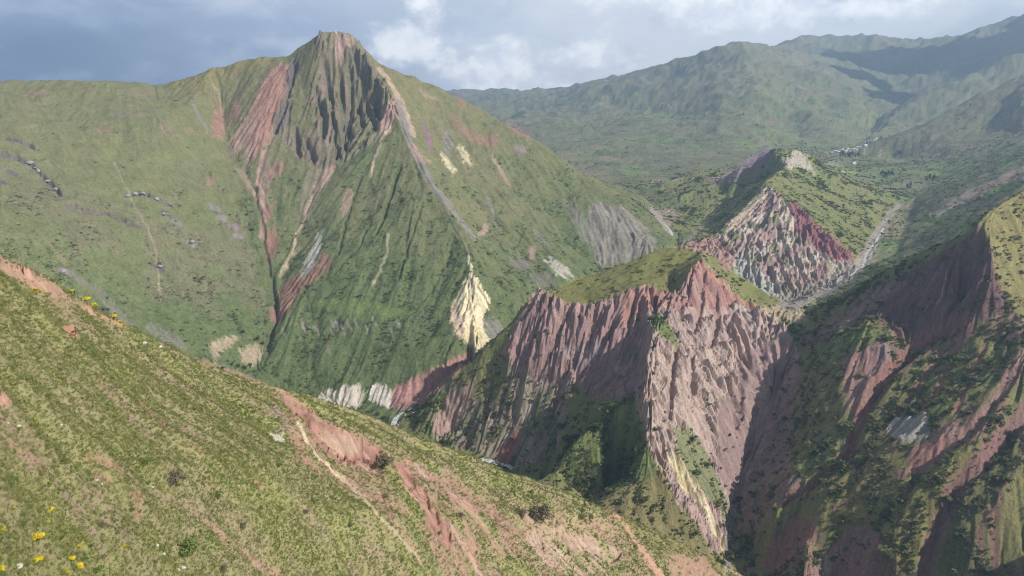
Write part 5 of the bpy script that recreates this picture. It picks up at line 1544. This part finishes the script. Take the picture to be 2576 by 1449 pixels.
# ------------------------------------------------------------------ village
def house(px, py, w, d, h, wall, roof, gable, label, rot):
    X, Y, Z = spot(px, py, 3000)
    e = bpy.data.objects.new('house', None); COL.objects.link(e)
    e.location = (X, Y, Z - 1.0); e.rotation_euler = (0, 0, rot)
    tag(e, label, 'house', 'houses of the hillside village')
    a, b_ = w / 2, d / 2
    H = h + 1.0
    if gable:
        rz = H + d * 0.28
        v = [(-a, -b_, 0), (a, -b_, 0), (a, b_, 0), (-a, b_, 0), (-a, -b_, H), (a, -b_, H), (a, b_, H), (-a, b_, H), (-a, 0, rz), (a, 0, rz)]
        f = [(0, 1, 5, 4), (1, 2, 6, 9, 5), (2, 3, 7, 6), (3, 0, 4, 8, 7)]
        o_ = 0.5
        vr = [(-a - o_, -b_ - o_, H - 0.1), (a + o_, -b_ - o_, H - 0.1), (a + o_, 0, rz + 0.15), (-a - o_, 0, rz + 0.15), (a + o_, b_ + o_, H - 0.1), (-a - o_, b_ + o_, H - 0.1)]
        vr += [(x, y, z + 0.25) for x, y, z in vr]
        fr_ = [(0, 3, 2, 1), (3, 5, 4, 2), (6, 7, 8, 9), (9, 8, 10, 11), (0, 1, 7, 6), (4, 5, 11, 10), (1, 2, 8, 7), (2, 4, 10, 8), (3, 0, 6, 9), (5, 3, 9, 11)]
    else:
        v = [(-a, -b_, 0), (a, -b_, 0), (a, b_, 0), (-a, b_, 0), (-a, -b_, H), (a, -b_, H), (a, b_, H), (-a, b_, H)]
        f = [(0, 1, 5, 4), (1, 2, 6, 5), (2, 3, 7, 6), (3, 0, 4, 7)]
        o_ = 0.35
        vr = [(-a - o_, -b_ - o_, H), (a + o_, -b_ - o_, H), (a + o_, b_ + o_, H + 0.8), (-a - o_, b_ + o_, H + 0.8)]
        vr += [(x, y, z + 0.25) for x, y, z in vr]
        fr_ = [(0, 3, 2, 1), (4, 5, 6, 7), (0, 1, 5, 4), (1, 2, 6, 5), (2, 3, 7, 6), (3, 0, 4, 7)]
    obj('walls', raw_mesh('walls', v, f, wall), e)
    obj('roof', raw_mesh('roof', vr, fr_, roof), e)
    n = max(2, int(w / 4))
    for k in range(n):
        x = -a + w * (k + 0.5) / n
        z = 1.0 + h * 0.42
        obj('window', raw_mesh('window', [(x - .6, -b_ - .04, z), (x + .6, -b_ - .04, z), (x + .6, -b_ - .04, z + 1.3), (x - .6, -b_ - .04, z + 1.3), (x - .6, -b_ + .02, z), (x + .6, -b_ + .02, z), (x + .6, -b_ + .02, z + 1.3), (x - .6, -b_ + .02, z + 1.3)],
                               [(0, 1, 2, 3), (1, 5, 6, 2), (4, 0, 3, 7), (3, 2, 6, 7), (0, 4, 5, 1)], M['window']), e)


hs_ = [(2079, 386, 16), (2086, 384, 14), (2093, 384, 13), (2100, 382, 12), (2105, 383, 10), (2109, 382, 14), (2113, 378, 14), (2118, 379, 12), (2121, 376, 13), (2124, 379, 11), (2127, 375, 14), (2129, 381, 12), (2133, 376, 13), (2138, 373, 12), (2139, 380, 10), (2143, 376, 14), (2147, 378, 13), (2152, 374, 13), (2155, 378, 11), (2158, 372, 16), (2164, 371, 20), (2168, 366, 13), (2172, 366, 12), (2177, 367, 16), (2179, 360, 12), (2185, 360, 11), (2200, 353, 13), (2205, 350, 14)]
for i, (x, y, w) in enumerate(sorted(hs_)):
    white = i % 3 != 1
    tin = i % 4 in (0, 3)
    house(x, y, w, w * 0.62, random.uniform(4.5, 8), M['wall_white'] if white else M['adobe'], M['tin'] if tin else M['clay'], i % 5 != 0,
          f'{"white" if white else "earth-brown"} house, {ORD[i]} from left in the distant hillside village', random.uniform(-0.5, 0.5))
house(2148, 412, 14, 9, 6, M['wall_white'], M['tin'], True, 'lone white house on the fields below the village', 0.2)


# ------------------------------------------------------------------ ground cover nobody could count
def proto_collection(name, meshes):
    c = bpy.data.collections.new(name)
    for k, me in enumerate(meshes):
        c.objects.link(bpy.data.objects.new(f'{name}_{k}', me))
    return c


def scatter(name, label, pts, scl, coll, kind_rot=True):
    n = len(pts)
    me = bpy.data.meshes.new(name)
    me.vertices.add(n); me.vertices.foreach_set('co', pts.astype(np.float32).ravel())
    a = me.attributes.new('size', 'FLOAT_VECTOR', 'POINT'); a.data.foreach_set('vector', scl.astype(np.float32).ravel())
    a = me.attributes.new('turn', 'FLOAT_VECTOR', 'POINT')
    rot = np.zeros((n, 3), np.float32); rot[:, 2] = rng.random(n) * 6.28; rot[:, :2] = rng.normal(size=(n, 2)) * 0.12
    a.data.foreach_set('vector', rot.ravel())
    me.update()
    o = obj(name, me)
    ng = bpy.data.node_groups.new(name, 'GeometryNodeTree')
    ng.interface.new_socket('Geometry', in_out='INPUT', socket_type='NodeSocketGeometry')
    ng.interface.new_socket('Geometry', in_out='OUTPUT', socket_type='NodeSocketGeometry')
    N = ng.nodes.new
    gi, go = N('NodeGroupInput'), N('NodeGroupOutput')
    ip = N('GeometryNodeInstanceOnPoints'); ci = N('GeometryNodeCollectionInfo')
    ci.inputs['Collection'].default_value = coll
    ci.inputs['Separate Children'].default_value = True; ci.inputs['Reset Children'].default_value = True
    at1 = N('GeometryNodeInputNamedAttribute'); at1.data_type = 'FLOAT_VECTOR'; at1.inputs['Name'].default_value = 'size'
    at2 = N('GeometryNodeInputNamedAttribute'); at2.data_type = 'FLOAT_VECTOR'; at2.inputs['Name'].default_value = 'turn'
    L = ng.links.new
    L(gi.outputs[0], ip.inputs['Points']); L(ci.outputs[0], ip.inputs['Instance'])
    ip.inputs['Pick Instance'].default_value = True
    L(at1.outputs[0], ip.inputs['Scale']); L(at2.outputs[0], ip.inputs['Rotation'])
    L(ip.outputs[0], go.inputs[0])
    md = o.modifiers.new('scatter', 'NODES'); md.node_group = ng
    tag(o, label, name.replace('_', ' '), kind='stuff')
    return o


cellU = np.gradient(MU, axis=1).ravel(); cellV = np.gradient(MV, axis=0).ravel()
AREA = cellU * Yw * cellV * Yw * np.sqrt(1 + slope ** 2)
seen = (ratio >= runmax - 0.02).ravel() & (FPX > -120) & (FPX < 2700) & (FPY < 1560)


def pick(weight, n):
    w = weight * AREA
    cs = np.cumsum(w); cs /= cs[-1]
    k = np.searchsorted(cs, rng.random(n))
    k = np.clip(k, 0, NVERT - 1)
    u = U[k] + (rng.random(n) - 0.5) * cellU[k]; v = Vv[k] + (rng.random(n) - 0.5) * cellV[k]
    y = np.exp(v); x = u * y
    return np.stack([x, y, ground(x, y)], axis=1), k


def sizes(n, mean, sig, flat):
    s = mean * np.exp(rng.normal(size=n) * sig)
    return np.stack([s, s, s * flat], axis=1)


shrub_protos = proto_collection('shrub_shape', [raw_mesh('shrub', *leaf_cloud(70 + s, 90, bush_blobs(70 + s, 5, 1.0, 0.9), 0.24), M['shrub']) for s in range(4)])


def blades(seed, n, h, R, lean, w):
    r = np.random.default_rng(seed)
    a = r.random(n) * 6.28; d = R * np.sqrt(r.random(n))
    x, y = np.cos(a) * d, np.sin(a) * d
    hh = h * (0.55 + 0.6 * r.random(n))
    la = r.random(n) * 6.28
    tx, ty = x + np.cos(la) * lean * hh, y + np.sin(la) * lean * hh
    pa = r.random(n) * 3.14
    dx, dy = np.cos(pa) * w, np.sin(pa) * w
    v = np.stack([np.stack([x - dx, y - dy, np.full(n, -0.05)], 1), np.stack([x + dx, y + dy, np.full(n, -0.05)], 1), np.stack([tx, ty, hh], 1)], axis=1).reshape(-1, 3)
    return v, np.arange(3 * n).reshape(n, 3)


grass_protos = proto_collection('grass_shape', [raw_mesh('tuft', *blades(80 + s, 30, 0.40, 0.5, 0.7, 0.035), M['grass']) for s in range(4)])
herb_protos = proto_collection('herb_shape', [raw_mesh('herb', *leaf_cloud(90 + s, 60, bush_blobs(90 + s, 5, 1.0, 0.8), 0.17), M['herb']) for s in range(3)])

w = np.where(seen & (mo | pl), np.clip(veg, 0, 1) ** 1.3 + 0.03, 0) * (rock < 0.5)
p, k = pick(w * np.clip(0.1 + n_mid * 0.9 + n_hi * 1.5 - S3 * 0.9, 0.01, 2), 22000)
scatter('mountain_shrubs', 'dark green scrub covering the lower mountain and plateau slopes', p, sizes(len(p), 1.25, 0.5, 0.55), shrub_protos)
w = np.where(seen & (rg | hs | ba), np.clip(veg, 0, 1) ** 1.2 + 0.02, 0)
p, k = pick(w * np.clip(0.25 + n_hi * 1.6 + n_mid * 0.6 - S2 * 0.8, 0.01, 2), 60000)
scatter('gorge_shrubs', 'green scrub on the ridge, spur and shaded hillside around the gorge', p, sizes(len(p), 1.25, 0.65, 0.75), shrub_protos)
w = np.where(seen & R_['slopes'], np.clip(0.3 + n_mid, 0, 1), 0) + np.where(seen & R_['far'] & (Yw < 6500), np.clip(n_wood - 0.1, 0, 1) * 1.2, 0)
p, k = pick(w, 9000)
scatter('valley_shrubs', 'scattered scrub and woodland on the far valley slopes', p, sizes(len(p), 3.2, 0.4, 0.8), shrub_protos)
bare = np.clip(1.2 - np.abs(color - C['grass']).sum(axis=1) * 5.5, 0.0, 1.0) * (rock < 0.5)
w = np.where(seen & near, bare + 0.03, 0) / np.maximum(Yw, 60) ** 0.8
p, k = pick(w, 60000)
scatter('grass', 'yellow-green grass covering the near hill', p, sizes(len(p), 0.85, 0.3, 1.0) * np.sqrt(p[:, 1:2] / 160), grass_protos)
w = np.where(seen & near, (bare + 0.02) * np.clip(n_tuft * 1.4 + 0.25 + n_fg2 * 0.6, 0, 2), 0) / np.maximum(Yw, 60) ** 0.7
p, k = pick(w, 22000)
scatter('herbs', 'low green herbs and weeds among the grass of the near hill', p, sizes(len(p), 0.34, 0.4, 0.75) * np.sqrt(p[:, 1:2] / 130), herb_protos)


# ------------------------------------------------------------------ unseen cloud, added above the frame to shade the far right slopes
def build_unseen_clouds():
    r = random.Random(5)
    bm = bmesh.new()
    sh = Vector((sun_dir.x, sun_dir.y, 0)) / sun_dir.z
    H = 2900.0
    # where the shade falls: far ridge, the side valley and the upper right slopes
    for x, y, z, sx, sy in ((6200, 8900, 700, 1500, 900), (4900, 8000, 350, 1000, 600), (7600, 8600, 800, 1500, 900), (5600, 7200, 250, 800, 420), (4300, 9000, 500, 900, 600), (3900, 6900, 150, 700, 420), (4700, 6300, 150, 600, 300), (3500, 7600, 250, 500, 500), (8800, 8000, 900, 1300, 900), (6700, 7600, 400, 700, 380)):
        c = Vector((x, y, 0)) + sh * (H - z)
        for k in range(6):
            q = bmesh.ops.create_icosphere(bm, subdivisions=3, radius=1.0)['verts']
            ox, oy = r.uniform(-0.6, 0.6) * sx, r.uniform(-0.6, 0.6) * sy
            f = r.uniform(0.4, 0.75)
            for v in q:
                n = 1 + 0.16 * math.sin(v.co.x * 5 + k) * math.sin(v.co.y * 6 + x) + 0.1 * math.sin(v.co.z * 9 + y)
                v.co = Vector((c.x + ox + v.co.x * sx * f * n, c.y + oy + v.co.y * sy * f * n, H + v.co.z * 170 * n + r.uniform(-4, 4)))
    me = bpy.data.meshes.new('unseen_clouds'); bm.to_mesh(me); bm.free()
    me.polygons.foreach_set('use_smooth', np.ones(len(me.polygons), bool))
    me.materials.append(simple('cloud_white', (.9, .9, .9), 1.0, 0.05, 0.002))
    o = obj('unseen_clouds', me)
    tag(o, 'unseen white cloud bank added above the frame to shade the far right slopes', 'cloud', kind='stuff')


build_unseen_clouds()
